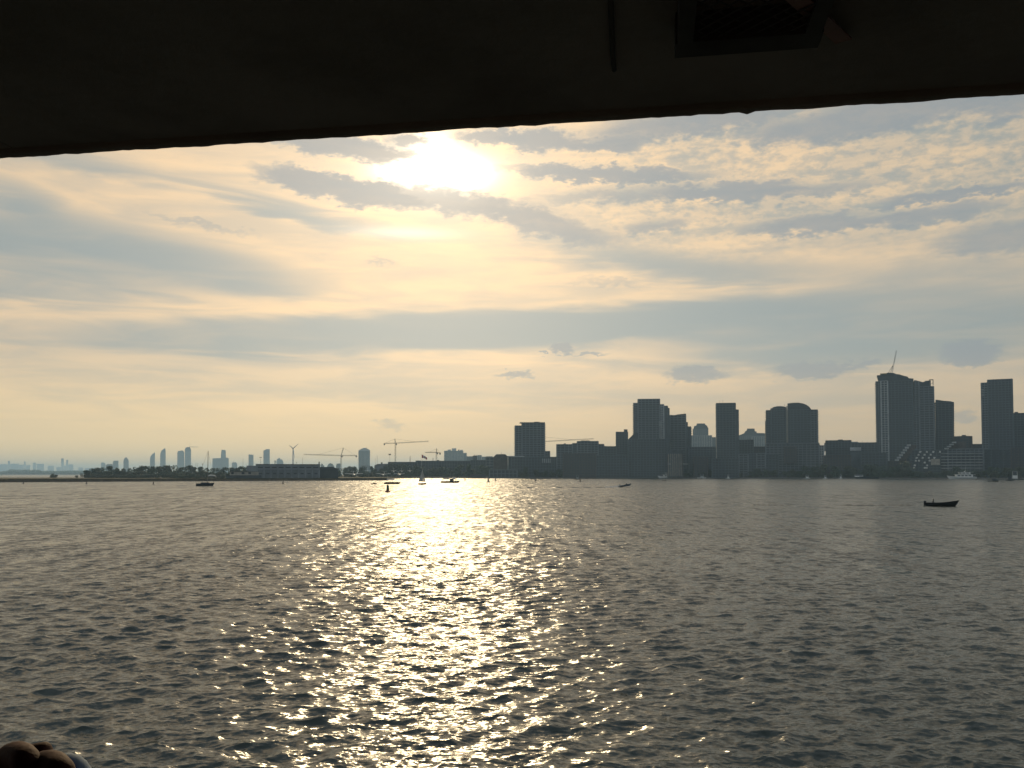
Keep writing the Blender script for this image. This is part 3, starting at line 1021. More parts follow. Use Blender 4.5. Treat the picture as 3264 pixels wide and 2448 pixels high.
# ---- terraced apartments
st = Site(2960, 1075, G)
b = st.root('terraced_apartments', 'stepped waterfront apartment building with white terrace balconies', 'building')
block(st, b, 2828, 2905, 1470, 18, 6, 'brick')
block(st, b, 2905.8, 3022, 1436, 18, 6, 'dark')
block(st, b, 3022.8, 3136, 1431, 18, 5, 'grid')
for i in range(7):
    px = 2892 - i * 6.5
    py = 1415 + i * 8
    MB().box(st.x(px), st.x(px + 13), 2.0 - i * 0.4, 6.0, st.z(py + 5.5), st.z(py)).build('terrace', M['pale'], b)
    MB().box(st.x(px + 13), st.x(px + 30), 3.5, 22, 0 if i == 6 else st.z(py + 12), st.z(py + 2)).build('terrace_storey', M['brick'], b)
rows = [(1437, [2930, 2952, 2972, 2994]), (1446, [2925, 2944, 2964]), (1456, [2918, 2938, 2958, 2975]), (1465, [2916, 2926, 2960]),
        (1471, [2944, 2974, 2982]), (1480, [2912, 2952]), (1488, [2910, 2944, 2950])]
for py, xs in rows:
    for px in xs:
        MB().prism([(st.x(px), st.z(py + 5)), (st.x(px + 6), st.z(py + 6.5)), (st.x(px + 7 + px % 3), st.z(py + 1)), (st.x(px + 2), st.z(py))], 3.2, 5.6).build('balcony', M['terrace'], b)
MB().box(st.x(2968), st.x(2997), 2.8, 5.6, st.z(1482), st.z(1463)).build('bay', M['cream'], b)
for i in range(4):
    px, py = 3036 - i * 8, 1409 + i * 6.5
    MB().box(st.x(px), st.x(px + 14), 2.4, 5.0, st.z(py + 4), st.z(py)).build('terrace', M['pale'], b)
    MB().box(st.x(px + 4), st.x(px + 44), 5.0, 18, st.z(1432), st.z(py + 1.5)).build('terrace_storey', M['brick'], b)
for i in range(6):
    MB().box(st.x(3001), st.x(3134), 3.0, 4.8, st.z(1447 + i * 9.3), st.z(1445.6 + i * 9.3)).build('gallery_edge', M['pale'], b)
st = Site(3230, 1065, G)
b = st.root('bayed_waterfront_block', 'blue-grey waterfront block with upright window bays under the plain square tower', 'building')
block(st, b, 3137, 3224, 1432, 18, 2, 'dark')
block(st, b, 3224.8, 3340, 1428, 18, 1, 'brick')
for i in range(4):
    MB().box(st.x(3146 + i * 20), st.x(3157 + i * 20), 0.2, 1.7, 4, st.z(1434)).build('bay', M['dark'], b)
# ---- low filler blocks that make up the dark waterfront
def filler(name, label, px0, px1, ytop, d, style):
    s_ = Site((px0 + px1) / 2, d, G)
    r_ = s_.root(name, label, 'building')
    block(s_, r_, px0, px1, ytop, 16, 0, style, storey=3.4)
    return s_, r_


filler('waterfront_warehouse', 'dark waterfront warehouse between the arched gable and the wharf block, below the stepped tower', 1900, 2003, 1452, 1148, 'dark')
filler('brick_wharf_block', 'brown wharf block in front of the stepped office block', 1796, 1899, 1446, 1152, 'brick')
filler('low_quay_office', 'low quay office in front of the slim tower', 2270, 2354, 1462, 1120, 'dark')
filler('dock_shed', 'low dock shed below the pale canopied kiosk', 2626, 2712, 1452, 1105, 'brick')
filler('dark_quay_house', 'dark quay house under the unfinished tower', 2746, 2827, 1444, 1100, 'dark')
filler('reddish_depot', 'low reddish depot at the water beside the grassy point', 1500, 1548, 1513, 1150, 'brick')

# ---- middle distance: harbour grain of the airport shore
st = Site(1451, 3500, G)
b = st.root('hazy_apartment_block', 'hazy broad apartment block with stepped roof blocks', 'building')
block(st, b, 1416, 1476, 1437, 40, 0, 'pale')
block(st, b, 1476.5, 1487, 1444, 36, 2, 'grid')
roof_box(st, b, 1427, 1437, 1433, 1437, 8, 16, 'pale')
roof_box(st, b, 1440, 1454, 1429, 1437, 8, 16, 'pale')
roof_box(st, b, 1460, 1464, 1433, 1437, 8, 16, 'dark')
roof_box(st, b, 1466, 1475, 1434, 1437, 8, 16, 'pale')
mast(st, b, 1454, 1430, 1427, 12, 0.5)
for nm, lb, x0, x1, y, d, sty in [
        ('low_hazy_block', 'low hazy block close beside the broad stepped apartment block', 1488, 1508, 1455, 2600, 'grid'),
        ('dark_chimneyed_block', 'dark small block with twin stacks among low hazy blocks', 1508, 1520, 1453, 1700, 'dark'),
        ('white_hazy_block', 'whitish hazy block near the twin stacks', 1522, 1535, 1451, 3200, 'pale'),
        ('grey_hazy_block', 'plain grey hazy block next to the whitish block', 1536, 1548, 1456, 3000, 'pale'),
        ('flat_hazy_block', 'flat hazy block behind the stepped warehouse', 1549, 1570, 1455, 2200, 'grid')]:
    s_, = [Site((x0 + x1) / 2, d, G)]
    r_ = s_.root(nm, lb, 'building')
    block(s_, r_, x0, x1, y, 30, 0, sty)
    if nm == 'dark_chimneyed_block':
        for q in (1511, 1516.5):
            MB().box(s_.x(q), s_.x(q + 2.2), 2, 5, s_.z(1453), s_.z(1450)).build('stack', M['dark'], r_)

# the long dark buildings behind the grassy point
st = Site(1285, 1330, G)
b = st.root('long_grey_hall', 'long grey hall with a flat roof behind the parked airplanes', 'building')
block(st, b, 1238, 1330, 1473, 20, 0, 'dark', storey=5.0)
mast(st, b, 1307, 1472, 1453, 3, 0.55, 'chimney', 'brick')
roof_box(st, b, 1325, 1341, 1468, 1473, 4, 8)
st = Site(1420, 1340, G)
b = st.root('flat_terminal', 'flat wide terminal building behind the sailing boat', 'building')
block(st, b, 1331, 1500, 1469.5, 20, 0, 'dark', storey=4.5)
mast(st, b, 1380, 1469, 1459, 3, 0.5, 'chimney', 'brick')
roof_box(st, b, 1393, 1400, 1466.5, 1469, 4, 8)
st = Site(1216, 1320, 1.4)
b = st.root('gabled_shed', 'grey gabled shed with a roof vent behind the apron', 'building')
MB().prism([(st.x(1193), 0), (st.x(1193), st.z(1484)), (st.x(1203), st.z(1479)), (st.x(1236), st.z(1478)), (st.x(1236), 0)], 0, 18).build('wall', M['concrete'], b)
roof_box(st, b, 1214, 1219, 1473.5, 1479, 3, 4)
mast(st, b, 1202, 1480, 1452, 2, 0.2, 'pole')
# airport hangar
st = Site(905, 800, 1.4)
b = st.root('airport_hangar', 'long flat grey-blue airport hangar with dark door panels', 'building')
MB().box(st.x(815), st.x(1020), 0, 30, 0, st.z(1480.5)).build('wall', M['hangar'], b)
MB().box(st.x(785), st.x(815.2), 1.0, 28, 0, st.z(1484.5)).build('side_wall', M['hangar'], b)
MB().box(st.x(813.5), st.x(1021), -0.5, 30.5, st.z(1480.5) + 0.02, st.z(1479.3)).build('roof_edge', M['dark'], b)
for i in range(9):
    dp_ = MB().box(st.x(822 + i * 22), st.x(840 + i * 22), -0.25, 0.4, 0.2, st.z(1497)).build('door_panel', M['doors'], b)
    MB().box(st.x(826 + i * 22), st.x(836 + i * 22), -0.32, -0.2, 4.2, 5.4).build('door_window', M['glass'], dp_)
for i in range(9):
    MB().box(st.x(822 + i * 22), st.x(838 + i * 22), -0.2, 0.4, st.z(1492), st.z(1488)).build('window', M['glass'], b)
roof_box(st, b, 1015.5, 1018.5, 1471.5, 1480, 3, 3)
st = Site(1030, 830, 1.4)
b = st.root('hangar_annex', 'dark low annex built against the end of the airport hangar', 'building')
MB().prism([(st.x(1012), 0), (st.x(1012), st.z(1489)), (st.x(1060), st.z(1488)), (st.x(1078), st.z(1495)), (st.x(1078), 0)], 0, 20).build('wall', M['dark'], b)
MB().box(st.x(1000), st.x(1012), -8, -1, 0, 5).build('porch', M['green'], b)
st = Site(780, 770, 1.4)
b = st.root('pale_airport_office', 'long low pale office with three dark openings in front of the hangar', 'building')
MB().box(st.x(732), st.x(824), 0, 9, 0, st.z(1503.5)).build('wall', M['cream'], b)
for x0, x1 in ((737, 745), (770, 779), (792, 800)):
    MB().box(st.x(x0), st.x(x1), -0.12, 0.5, st.z(1511), st.z(1505)).build('opening', M['glass'], b)
MB().box(st.x(731), st.x(825), -0.5, 9.5, st.z(1503.5) + 0.02, st.z(1502.3)).build('roof', M['roof'], b)
MB().box(st.x(720), st.x(834), -3.0, -0.6, 0, st.z(1515)).build('blast_fence', M['dark'], b)

# ---- far towers in the haze
def far_tower(name, label, pts, d, z0=2.0, extra=None, group=None, m='concrete', dep=28):
    px = sum(p[0] for p in pts) / len(pts)
    s_ = Site(px, d, z0)
    r_ = s_.root(name, label, 'building', group)
    ol = [(s_.x(pts[0][0]), 0)] + [s_.pt(*p) for p in pts] + [(s_.x(pts[-1][0]), 0)]
    MB().prism(ol, 0, dep).build('wall', M[m], r_)
    return s_, r_


D7 = 7000
far_tower('far_condo', 'small pale hazy building at the edge of the dark wood', [(322, 1475), (327, 1473.5), (336, 1477)], 9000)
far_tower('low_park_building', 'low hazy building with a pitched roof just above the wood', [(337, 1484), (342, 1479), (358, 1479), (360, 1484)], 5300)
far_tower('square_far_block', 'square dark-capped hazy block above the wood', [(360, 1471), (363, 1469), (367, 1468), (377.5, 1468.5)], 6200)
far_tower('domed_far_tower', 'hazy tower with a rounded pointed top above the wood', [(393.5, 1468), (396, 1462), (401, 1457), (406, 1461), (410.5, 1468)], 6500)
far_tower('sail_shaped_tower', 'shorter hazy tower with a curved slanting top, one of two', [(478, 1464), (480, 1454), (486, 1447), (494, 1442)], D7)
far_tower('sail_shaped_tower', 'taller hazy tower with a curved slanting top, one of two', [(510.5, 1447), (514, 1437), (520, 1432), (527, 1428), (528, 1436)], D7)
s_, r_ = far_tower('flat_capped_far_tower', 'hazy tower with a notched flat cap, touching the tower with the aerial', [(565, 1443), (568, 1437), (584, 1436), (586, 1441), (587.5, 1441)], D7)
s_, r_ = far_tower('aerial_far_tower', 'tall hazy tower with a rounded shoulder and thin aerial', [(589, 1432), (593, 1426), (605, 1424.5), (609, 1434)], D7)
mast(s_, r_, 603.5, 1426, 1412, 5, 0.7)
MB().box(s_.x(603.5), s_.x(630), 4, 6, s_.z(1424.8), s_.z(1423.8)).build('jib', M['steel'], r_)
s_, r_ = far_tower('wide_far_block', 'wide low hazy block with one narrow tower rising from it', [(677, 1461), (704, 1460), (704.1, 1450), (706, 1434), (716, 1434), (719.5, 1437), (720, 1458), (724, 1459), (729, 1461)], 6500)
s_, r_ = far_tower('small_far_tower', 'small hazy block with a roof aerial beside the wide far block', [(739, 1476), (743, 1473.5), (752, 1474), (756, 1477)], 6500)
mast(s_, r_, 743.5, 1474, 1465, 5, 0.5)
far_tower('slim_far_block', 'slim hazy block just clear of the hangar roof', [(792, 1450), (794, 1448.5), (808, 1449.5)], 6000)
far_tower('tall_far_block', 'tallest hazy slab rising behind the hangar roof', [(839.5, 1436), (846, 1434), (847, 1431.5), (860, 1431.5)], 6000)
far_tower('pyramid_far_block', 'small hazy block with a peaked roof behind the hangar', [(881, 1468), (885, 1462), (892, 1459), (894, 1464), (900, 1465), (903.5, 1474)], 6500)
far_tower('far_chimney', 'thin hazy chimney behind the hangar roof', [(875, 1467), (878.5, 1467)], 4200, m='dark', dep=5)
s_, r_ = far_tower('gable_topped_tower', 'hazy grey tower with a low gabled top behind the airfield', [(1142.5, 1436), (1152, 1430.5), (1158, 1428), (1167, 1428), (1172, 1431), (1179, 1434.5)], 4000, G, m='pale')
block(s_, r_, 1143.5, 1178.5, 1437, 1.0, -1.6, 'pale', ybot=1492)
mast(s_, r_, 1168, 1428, 1424, 5, 0.4)
far_tower('hazy_dome', 'pale hazy dome shape beside the hangar annex', [(1022, 1482), (1026, 1477), (1030, 1481), (1034, 1486)], 3900, G)
far_tower('hazy_dome', 'broader pale hazy mound near the crane foot', [(1043, 1486), (1048, 1478), (1054, 1476), (1060, 1479), (1066, 1487)], 3900, G)
far_tower('hazy_dome', 'blocky pale hazy mound touching the crane mast', [(1071, 1484), (1073, 1478), (1084, 1477), (1086, 1484)], 3900, G)
far_tower('far_skyline_block', 'low hazy block below the gable topped tower', [(1146, 1485), (1156, 1482), (1176, 1484), (1188, 1488)], 3000, G)
# the faintest skyline
VF = 15500
for j, (x0, x1, y, lb) in enumerate([
        (-30, 24, 1479, 'long faint skyline slab at the outer end of the farthest skyline'), (25, 32, 1469, 'faint taller block rising from the long skyline slab'),
        (33, 60, 1478, 'faint low block touching the taller outer block'), (61, 76, 1481, 'faint lowest block before the needle tower'),
        (77, 82, 1471, 'faint needle tower in the farthest skyline'), (83, 96, 1483, 'faint low block leaning on the needle tower'),
        (105, 115, 1475, 'faint squat block beside the wide faint slab'), (117, 140, 1478, 'wide faint slab in the farthest skyline'),
        (152, 172, 1485, 'faint low building standing clear of the twin faint towers'), (180, 194, 1489, 'lowest faint block close to the taller twin tower'),
        (195, 203, 1461, 'taller of the twin faint towers'), (204, 210, 1484, 'faint block filling the gap of the twin faint towers'), (211, 217, 1466, 'shorter of the twin faint towers'),
        (218, 234, 1480, 'faint block against the shorter twin tower'), (250, 266, 1490, 'faint low block standing clear of the dark wood'),
        (270, 312, 1491, 'faint low slab meeting the dark wood')]):
    far_tower('faint_skyline_block', lb, [(x0, y + 0.8), (x0 + (x1 - x0) * 0.3, y), (x1, y + 0.4)], VF, dep=60)

# ---- wind turbine
st = Site(934, 2250, 1.1)
b = st.root('wind_turbine', 'three bladed wind turbine on a tapered tower behind the hangar', 'wind turbine')
hx, hz_ = st.pt(934, 1429.5)
MB().tube([(0, 0, 0), (hx, 0, hz_)], [2.4, 1.1], 12).build('tower', M['white'], b)
MB().box(hx - 1.6, hx + 1.6, -2.0, 6.0, hz_ - 1.7, hz_ + 1.7).build('nacelle', M['white'], b)
MB().lathe([(0.2, -2.2), (1.3, -1.0), (1.5, 0.4)], 10).build('hub', M['white'], b).location = (hx, -2.0, hz_)
for qx, qy in ((922, 1419.5), (950.6, 1415.7), (938.7, 1461)):
    tx, tz = st.pt(qx, qy)
    dx, dz = tx - hx, tz - hz_
    full = 26.0
    dep_ = -math.sqrt(max(0.0, full * full - dx * dx - dz * dz)) * 0.8
    MB().tube([(hx, -2.6, hz_), (hx + dx * 0.25, -2.6 + dep_ * 0.25, hz_ + dz * 0.25), (tx, -2.6 + dep_, tz)], [0.8, 1.15, 0.35], 6).build('blade', M['white'], b)


# ---- tower cranes
def tower_crane(label, px, d, ybase, yjib, ytop, xj, yj, xc, yc, lean=0.0):
    s_ = Site(px, d, 1.1)
    r_ = s_.root('tower_crane', label, 'crane')
    zj = s_.z(yjib, px)
    zt = s_.z(ytop, px)
    w = 1.7
    truss(MB(), (0, 0, 0), (0, 0, zj), w, max(8, int(zj / 3)), 0.18).build('mast', M['steel'], r_)
    ax = s_.x(px + lean)
    truss(MB(), (0, 0, zj), (ax, 0, zt), 1.2, 4, 0.18).build('apex', M['steel'], r_)
    jx, jz = s_.pt(xj, yj)
    truss(MB(), (0, 0, zj), (jx, 0, jz), 1.2, 22, 0.14).build('jib', M['steel'], r_)
    cx_, cz = s_.pt(xc, yc)
    truss(MB(), (0, 0, zj), (cx_, 0, cz), 1.1, 8, 0.15).build('counter_jib', M['steel'], r_)
    k_ = 1 if cx_ > 0 else -1
    MB().box(min(cx_, cx_ - 2.4 * k_), max(cx_, cx_ - 2.4 * k_), -0.9, 0.9, cz - 2.6, cz - 0.2).build('counterweight', M['concrete'], r_)
    MB().box(0.2, 2.4, -1.0, 1.0, zj - 3.0, zj - 0.5).build('cab', M['steel'], r_)
    MB().tube([(ax, 0, zt), (jx * 0.6, 0, zj + (jz - zj) * 0.6 + 0.7)], 0.1, 4).tube([(ax, 0, zt), (cx_ * 0.85, 0, cz + 0.7)], 0.1, 4).build('pendant', M['steel'], r_)
    return r_


tower_crane('tower crane with a leaning apex and long jib over the hangar annex', 1087, 1400, 1500, 1452, 1427, 968, 1448.5, 1138, 1452, 7)
tower_crane('tallest tower crane with block counterweight above the long grey hall', 1260, 1420, 1475, 1412.5, 1399, 1366, 1406.5, 1223, 1413.5, -2)
tower_crane('short tower crane close to the hazy apartment block', 1391, 1420, 1475, 1442, 1430, 1355, 1442, 1405, 1444, 0.5)
tower_crane('tower crane with only its pale jib showing past the staggered tower', 1722, 1450, 1475, 1408, 1392, 1892, 1398.5, 1696, 1408.5, 0)

# ---- flag on its pole
st = Site(1344, 1250, 1.1)
b = st.root('flagpole', 'tall flagpole with a red and white flag flying over the terminal roof', 'flagpole')
MB().tube([(0, 0, 0), (0, 0, st.z(1446.5))], [0.16, 0.09], 8).build('pole', M['white'], b)


def cloth_strip(t0, t1):
    rows = []
    for i in range(7):
        t = t0 + (t1 - t0) * i / 6
        px = 1344 + 17.5 * t
        top = 1448 + 10.5 * t ** 1.1 + 0.6 * math.sin(t * 8)
        bot = 1458.5 + 6.5 * t + 0.8 * math.sin(t * 8 + 1)
        rows.append([Vector((st.pt(px, top + (bot - top) * j / 5)[0], 0.5 * math.sin(t * 9 + j * 0.4), st.pt(px, top + (bot - top) * j / 5)[1])) for j in range(6)])
    back = [[p + Vector((0, 0.03, 0)) for p in r] for r in rows]
    return MB().grid(rows).grid(back)


fl = cloth_strip(0.0, 0.27).build('flag_band', M['red'], b, True)
cloth_strip(0.27, 0.73).build('flag_field', M['white'], b, True)
cloth_strip(0.73, 1.0).build('flag_band', M['red'], b, True)
# leaf emblem on the white field
cxl, czl = st.pt(1344 + 17.5 * 0.5, 1448 + 10.5 * 0.47 + 4.8)
lf = [(0, 1), (0.18, 0.62), (0.4, 0.72), (0.3, 0.2), (0.6, 0.42), (0.68, 0.22), (0.98, 0.26), (0.82, -0.02), (0.95, -0.12), (0.42, -0.5), (0.46, -0.68), (0.05, -0.6), (0.05, -1)]
lf = lf + [(-x, z) for x, z in lf[:0:-1]]
MB().prism([(cxl + x * 1.25, czl - 0.35 * x + z * 1.35) for x, z in lf], -0.62, -0.57).build('leaf_emblem', M['red'], b)
# light poles about the airfield
for i, (px, yt, yb, d, hd) in enumerate([(1242, 1450, 1480, 1300, 3.4), (612, 1478, 1495, 1000, 0), (624, 1475, 1495, 1000, 0), (630, 1476, 1495, 1010, 0), (645, 1479, 1495, 1000, 1.2),
                                        (830, 1458, 1490, 1100, 3.0), (774, 1461, 1490, 1100, 0), (964, 1458, 1490, 1150, 0), (944, 1474, 1490, 1100, 0.8), (1196, 1460, 1488, 1300, 0)]):
    s_ = Site(px, d, 1.3)
    r_ = s_.root('light_pole', ['floodlight pole with a round lamp head beside the tallest crane', 'thin lamp pole rising from the trees near the moored sailboat', 'floodlight pole with a flat lamp bar near the tall slab behind the hangar',
                               'thin pole rising above the hangar roof'][0 if i == 0 else 1 if i < 5 else 2 if i == 5 else 3], 'pole', 'airfield poles')
    MB().tube([(0, 0, 0), (0, 0, s_.z(yt, px))], [0.2, 0.12], 6).build('pole', M['steel'], r_)
    if hd:
        MB().box(-hd / 2, hd / 2, -0.4, 0.4, s_.z(yt, px) - 0.3, s_.z(yt, px) + (1.6 if i == 0 else 0.4)).build('lamp_head', M['steel'], r_)

# ------------------------------------------------------------------ trees
def crown_mesh(seed, lobes=7, leaves=680, conifer=False):
    """leaf clumps of a crown one metre high and about one metre wide, base at z = 0.22"""
    rg = random.Random(seed)
    b = MB()
    L = []
    for i in range(lobes):
        a = rg.uniform(0, 2 * math.pi)
        if conifer:
            z = 0.25 + 0.7 * i / lobes
            L.append((0, 0, z, 0.26 * (1.1 - z), 0.14))
        else:
            z = rg.uniform(0.16, 0.82)
            rr = rg.uniform(0.05, 0.26)
            L.append((rr * math.cos(a), rr * math.sin(a), z, rg.uniform(0.17, 0.28), rg.uniform(0.14, 0.2)))
    for i in range(leaves):
        x, y, z, r, h = rg.choice(L)
        while True:
            q = Vector((rg.uniform(-1, 1), rg.uniform(-1, 1), rg.uniform(-1, 1)))
            if 0.35 < q.length < 1:
                break
        c = Vector((x + q.x * r, y + q.y * r, z + q.z * h))
        s = rg.uniform(0.035, 0.07)
        u = Vector((rg.uniform(-1, 1), rg.uniform(-1, 1), rg.uniform(-0.6, 0.6))).normalized()
        v = u.cross(Vector((rg.uniform(-1, 1), rg.uniform(-1, 1), rg.uniform(-1, 1)))).normalized()
        b.add([c - u * s, c + v * s * 0.7, c + u * s, c - v * s * 0.7], [(0, 1, 2, 3)])
    return mesh('crown', b.v, b.f)


def trunk_mesh(seed):
    rg = random.Random(seed)
    b = MB().tube([(0, 0, 0), (0.01, 0, 0.25), (0.0, 0.01, 0.6)], [0.03, 0.022, 0.008], 6)
    for i in range(5):
        a = rg.uniform(0, 6.28)
        z = rg.uniform(0.22, 0.4)
        b.tube([(0, 0, z), (0.2 * math.cos(a), 0.2 * math.sin(a), z + 0.25)], [0.012, 0.004], 5)
    return mesh('trunk', b.v, b.f)


CROWNS = [crown_mesh(i + 3, 9 + i % 4) for i in range(6)]
for i, me in enumerate(CROWNS):
    me.materials.append(LEAVES[i % 3])
CONIFER = crown_mesh(50, 7, 260, True)
CONIFER.materials.append(LEAVES[0])
TRUNKS = [trunk_mesh(i) for i in range(3)]
for me in TRUNKS:
    me.materials.append(M['bark'])
rt = random.Random(4)


def tree(px, ytop, d, wpx, label, group, z0=1.3, conifer=False):
    s_ = Site(px, d, z0)
    h = s_.z(ytop, px) * 1.06
    w = wpx * d / FPX * 1.15
    r_ = s_.root('conifer_tree' if conifer else 'leafy_tree', label, 'tree', group)
    r_.rotation_euler = (0, 0, rt.uniform(0, 6.28))
    c_ = link('crown', CONIFER if conifer else rt.choice(CROWNS), None, r_)
    t_ = link('trunk', rt.choice(TRUNKS), None, r_)
    c_.scale = t_.scale = (w, w, h)
    return r_


ga = 'trees in the wood beyond the runway'
la = 'leafy tree in the dark wood beyond the runway grass'
for x, y in [(284, 1499), (296, 1492), (312, 1490), (330, 1487), (349, 1486), (370, 1485), (393, 1486), (416, 1490), (437, 1485), (453, 1483.5), (469, 1486), (488, 1485), (507, 1485),
             (524, 1482), (541, 1475), (556, 1480)]:
    tree(x, y, rt.uniform(985, 1018), rt.uniform(26, 36), la, ga)
for x in range(282, 570, 15):
    tree(x + rt.uniform(-5, 5), rt.uniform(1497, 1504), rt.uniform(940, 975), rt.uniform(24, 32), la, ga)
for x in range(284, 560, 13):
    tree(x + rt.uniform(-5, 5), rt.uniform(1508, 1513), rt.uniform(915, 938), rt.uniform(22, 30), la, ga)
gb = 'trees between the wood and the hangar'
lb_ = 'rounded tree in the low row leading up to the hangar'
for x, y in [(574, 1489), (590, 1485.5), (604, 1484), (619, 1487), (637, 1488.5), (656, 1489.5), (676, 1490), (697, 1489.5), (716, 1490), (736, 1489), (756, 1488), (772, 1487), (786, 1487)]:
    tree(x, y, rt.uniform(1015, 1060), rt.uniform(26, 36), lb_, gb)
for x in range(575, 735, 13):
    tree(x + rt.uniform(-4, 4), rt.uniform(1499, 1506), rt.uniform(900, 980), rt.uniform(20, 28), lb_, gb)
for x in range(566, 735, 13):
    tree(x + rt.uniform(-4, 4), rt.uniform(1508, 1513), rt.uniform(860, 890), rt.uniform(20, 28), lb_, gb)
gc = 'trees around the apron behind the parked airplanes'
lc = 'small dark tree around the apron behind the parked airplanes'
for x, y in [(1040, 1489), (1058, 1487), (1074, 1489), (1098, 1489), (1113, 1485), (1122, 1481), (1131, 1486), (1150, 1488), (1160, 1484), (1186, 1487), (1200, 1489), (1216, 1487), (1230, 1484)]:
    tree(x, y, rt.uniform(1180, 1290), rt.uniform(18, 28), lc, gc)
for x in range(1036, 1240, 12):
    tree(x + rt.uniform(-4, 4), rt.uniform(1496, 1503), rt.uniform(1120, 1180), rt.uniform(18, 26), lc, gc)
gd = 'tall trees in front of the long grey hall'
ld = 'tall rounded tree in front of the long grey hall'
for x, y in [(1244, 1479), (1256, 1475), (1268, 1474), (1281, 1477), (1292, 1483)]:
    tree(x, y, rt.uniform(1255, 1300), rt.uniform(26, 34), ld, gd)
ge = 'trees along the grassy point and the terminal'
le = 'dark tree on the grassy point in front of the terminal'
for x in range(1300, 1570, 13):
    tree(x + rt.uniform(-4, 4), rt.uniform(1480, 1496), rt.uniform(1190, 1260), rt.uniform(24, 34), le, ge)
gf = 'trees along the city quay'
QD = lambda x: float(np.interp(x, [1400, 2050, 2500, 2900, 3264, 3400], [1175, 1160, 1112, 1028, 955, 940]))
for x in range(1575, 3300, 17):
    nm = 'leafy quayside tree below the ' + ('warehouse and office blocks' if x < 2000 else 'stepped tower and slim tower' if x < 2440 else 'rounded towers and long low block' if x < 2830 else 'terraced apartments and square tower')
    tree(x + rt.uniform(-6, 6), rt.uniform(1486, 1506), QD(x) + rt.uniform(8, 30), rt.uniform(22, 36), nm, gf + ': ' + nm.split('below ')[1])
for x, y, w in [(2890, 1468, 44), (2870, 1480, 40), (2905, 1486, 36), (2780, 1475, 40), (2760, 1480, 40), (2815, 1482, 34), (2560, 1482, 40), (2620, 1478, 38), (3180, 1488, 40), (3215, 1490, 36), (3250, 1488, 38), (2700, 1484, 36), (2660, 1484, 36)]:
    tree(x, y, QD(x) + 22, w, 'large broad quayside tree rising above its neighbours at the waterfront', 'large quayside trees')
for x, y, d, w in [(170, 1506, 985, 18), (178, 1513, 980, 16), (165, 1514, 975, 12), (258, 1505, 990, 9), (262, 1509, 985, 9), (244, 1515, 980, 14), (274, 1511, 985, 16)]:
    tree(x, y, d, w, 'lone shrub or small conifer on the open runway grass', 'lone shrubs on the runway grass', conifer=w < 10)

# distant wooded bank
rg = random.Random(8)
fw = MB()
ico = bmesh.new()
bmesh.ops.create_icosphere(ico, subdivisions=1, radius=1.0)
iv = [v.co.copy() for v in ico.verts]
for i_, v in enumerate(ico.verts):
    v.index = i_
ifc = [tuple(v.index for v in f.verts) for f in ico.faces]
ico.free()
for i in range(900):
    px = rg.uniform(-420, 330)
    d = rg.uniform(5450, 5900)
    p = at(px, HORIZON, d)
    top = np.interp(px, [-420, 0, 20, 30, 60, 100, 124, 128, 180, 240, 300, 330], [1500, 1502, 1501, 1496, 1497, 1496, 1497, 1500, 1500.5, 1499.5, 1500, 1501])
    h = at(px, top, d).z * rg.uniform(0.8, 1.03)
    r = rg.uniform(9, 17)
    fw.add([(p.x + v.x * r * rg.uniform(0.8, 1.2), p.y + v.y * r, 1.0 + h / 2 + v.z * h / 2 * rg.uniform(0.92, 1.05)) for v in iv], ifc)
o = fw.build('far_wood', LEAVES[0])
tag(o, 'hazy blue wooded bank across the lake below the farthest skyline', 'woodland', kind='stuff')

# rough grass fringe on the airfield edge
gr = MB()
for i in range(5000):
    px = rg.uniform(-60, 1236)
    edge = np.interp(px, [-900, 0, 500, 900, 1236], [1540, 1537.0, 1534.5, 1532.5, 1531.5])
    p = on_water(px, edge)
    p = p + Vector((0, rg.uniform(1.0, 60.0), 1.4))
    h, w = rg.uniform(0.25, 0.9), rg.uniform(0.4, 1.4)
    gr.add([p + Vector((-w, 0, 0)), p + Vector((w, 0, 0)), p + Vector((rg.uniform(-0.3, 0.3), 0.2, h))], [(0, 1, 2)])
o = gr.build('verge_grass', M['earth'])
tag(o, 'rough grass tufts along the seawall of the airfield', 'grass', kind='stuff')


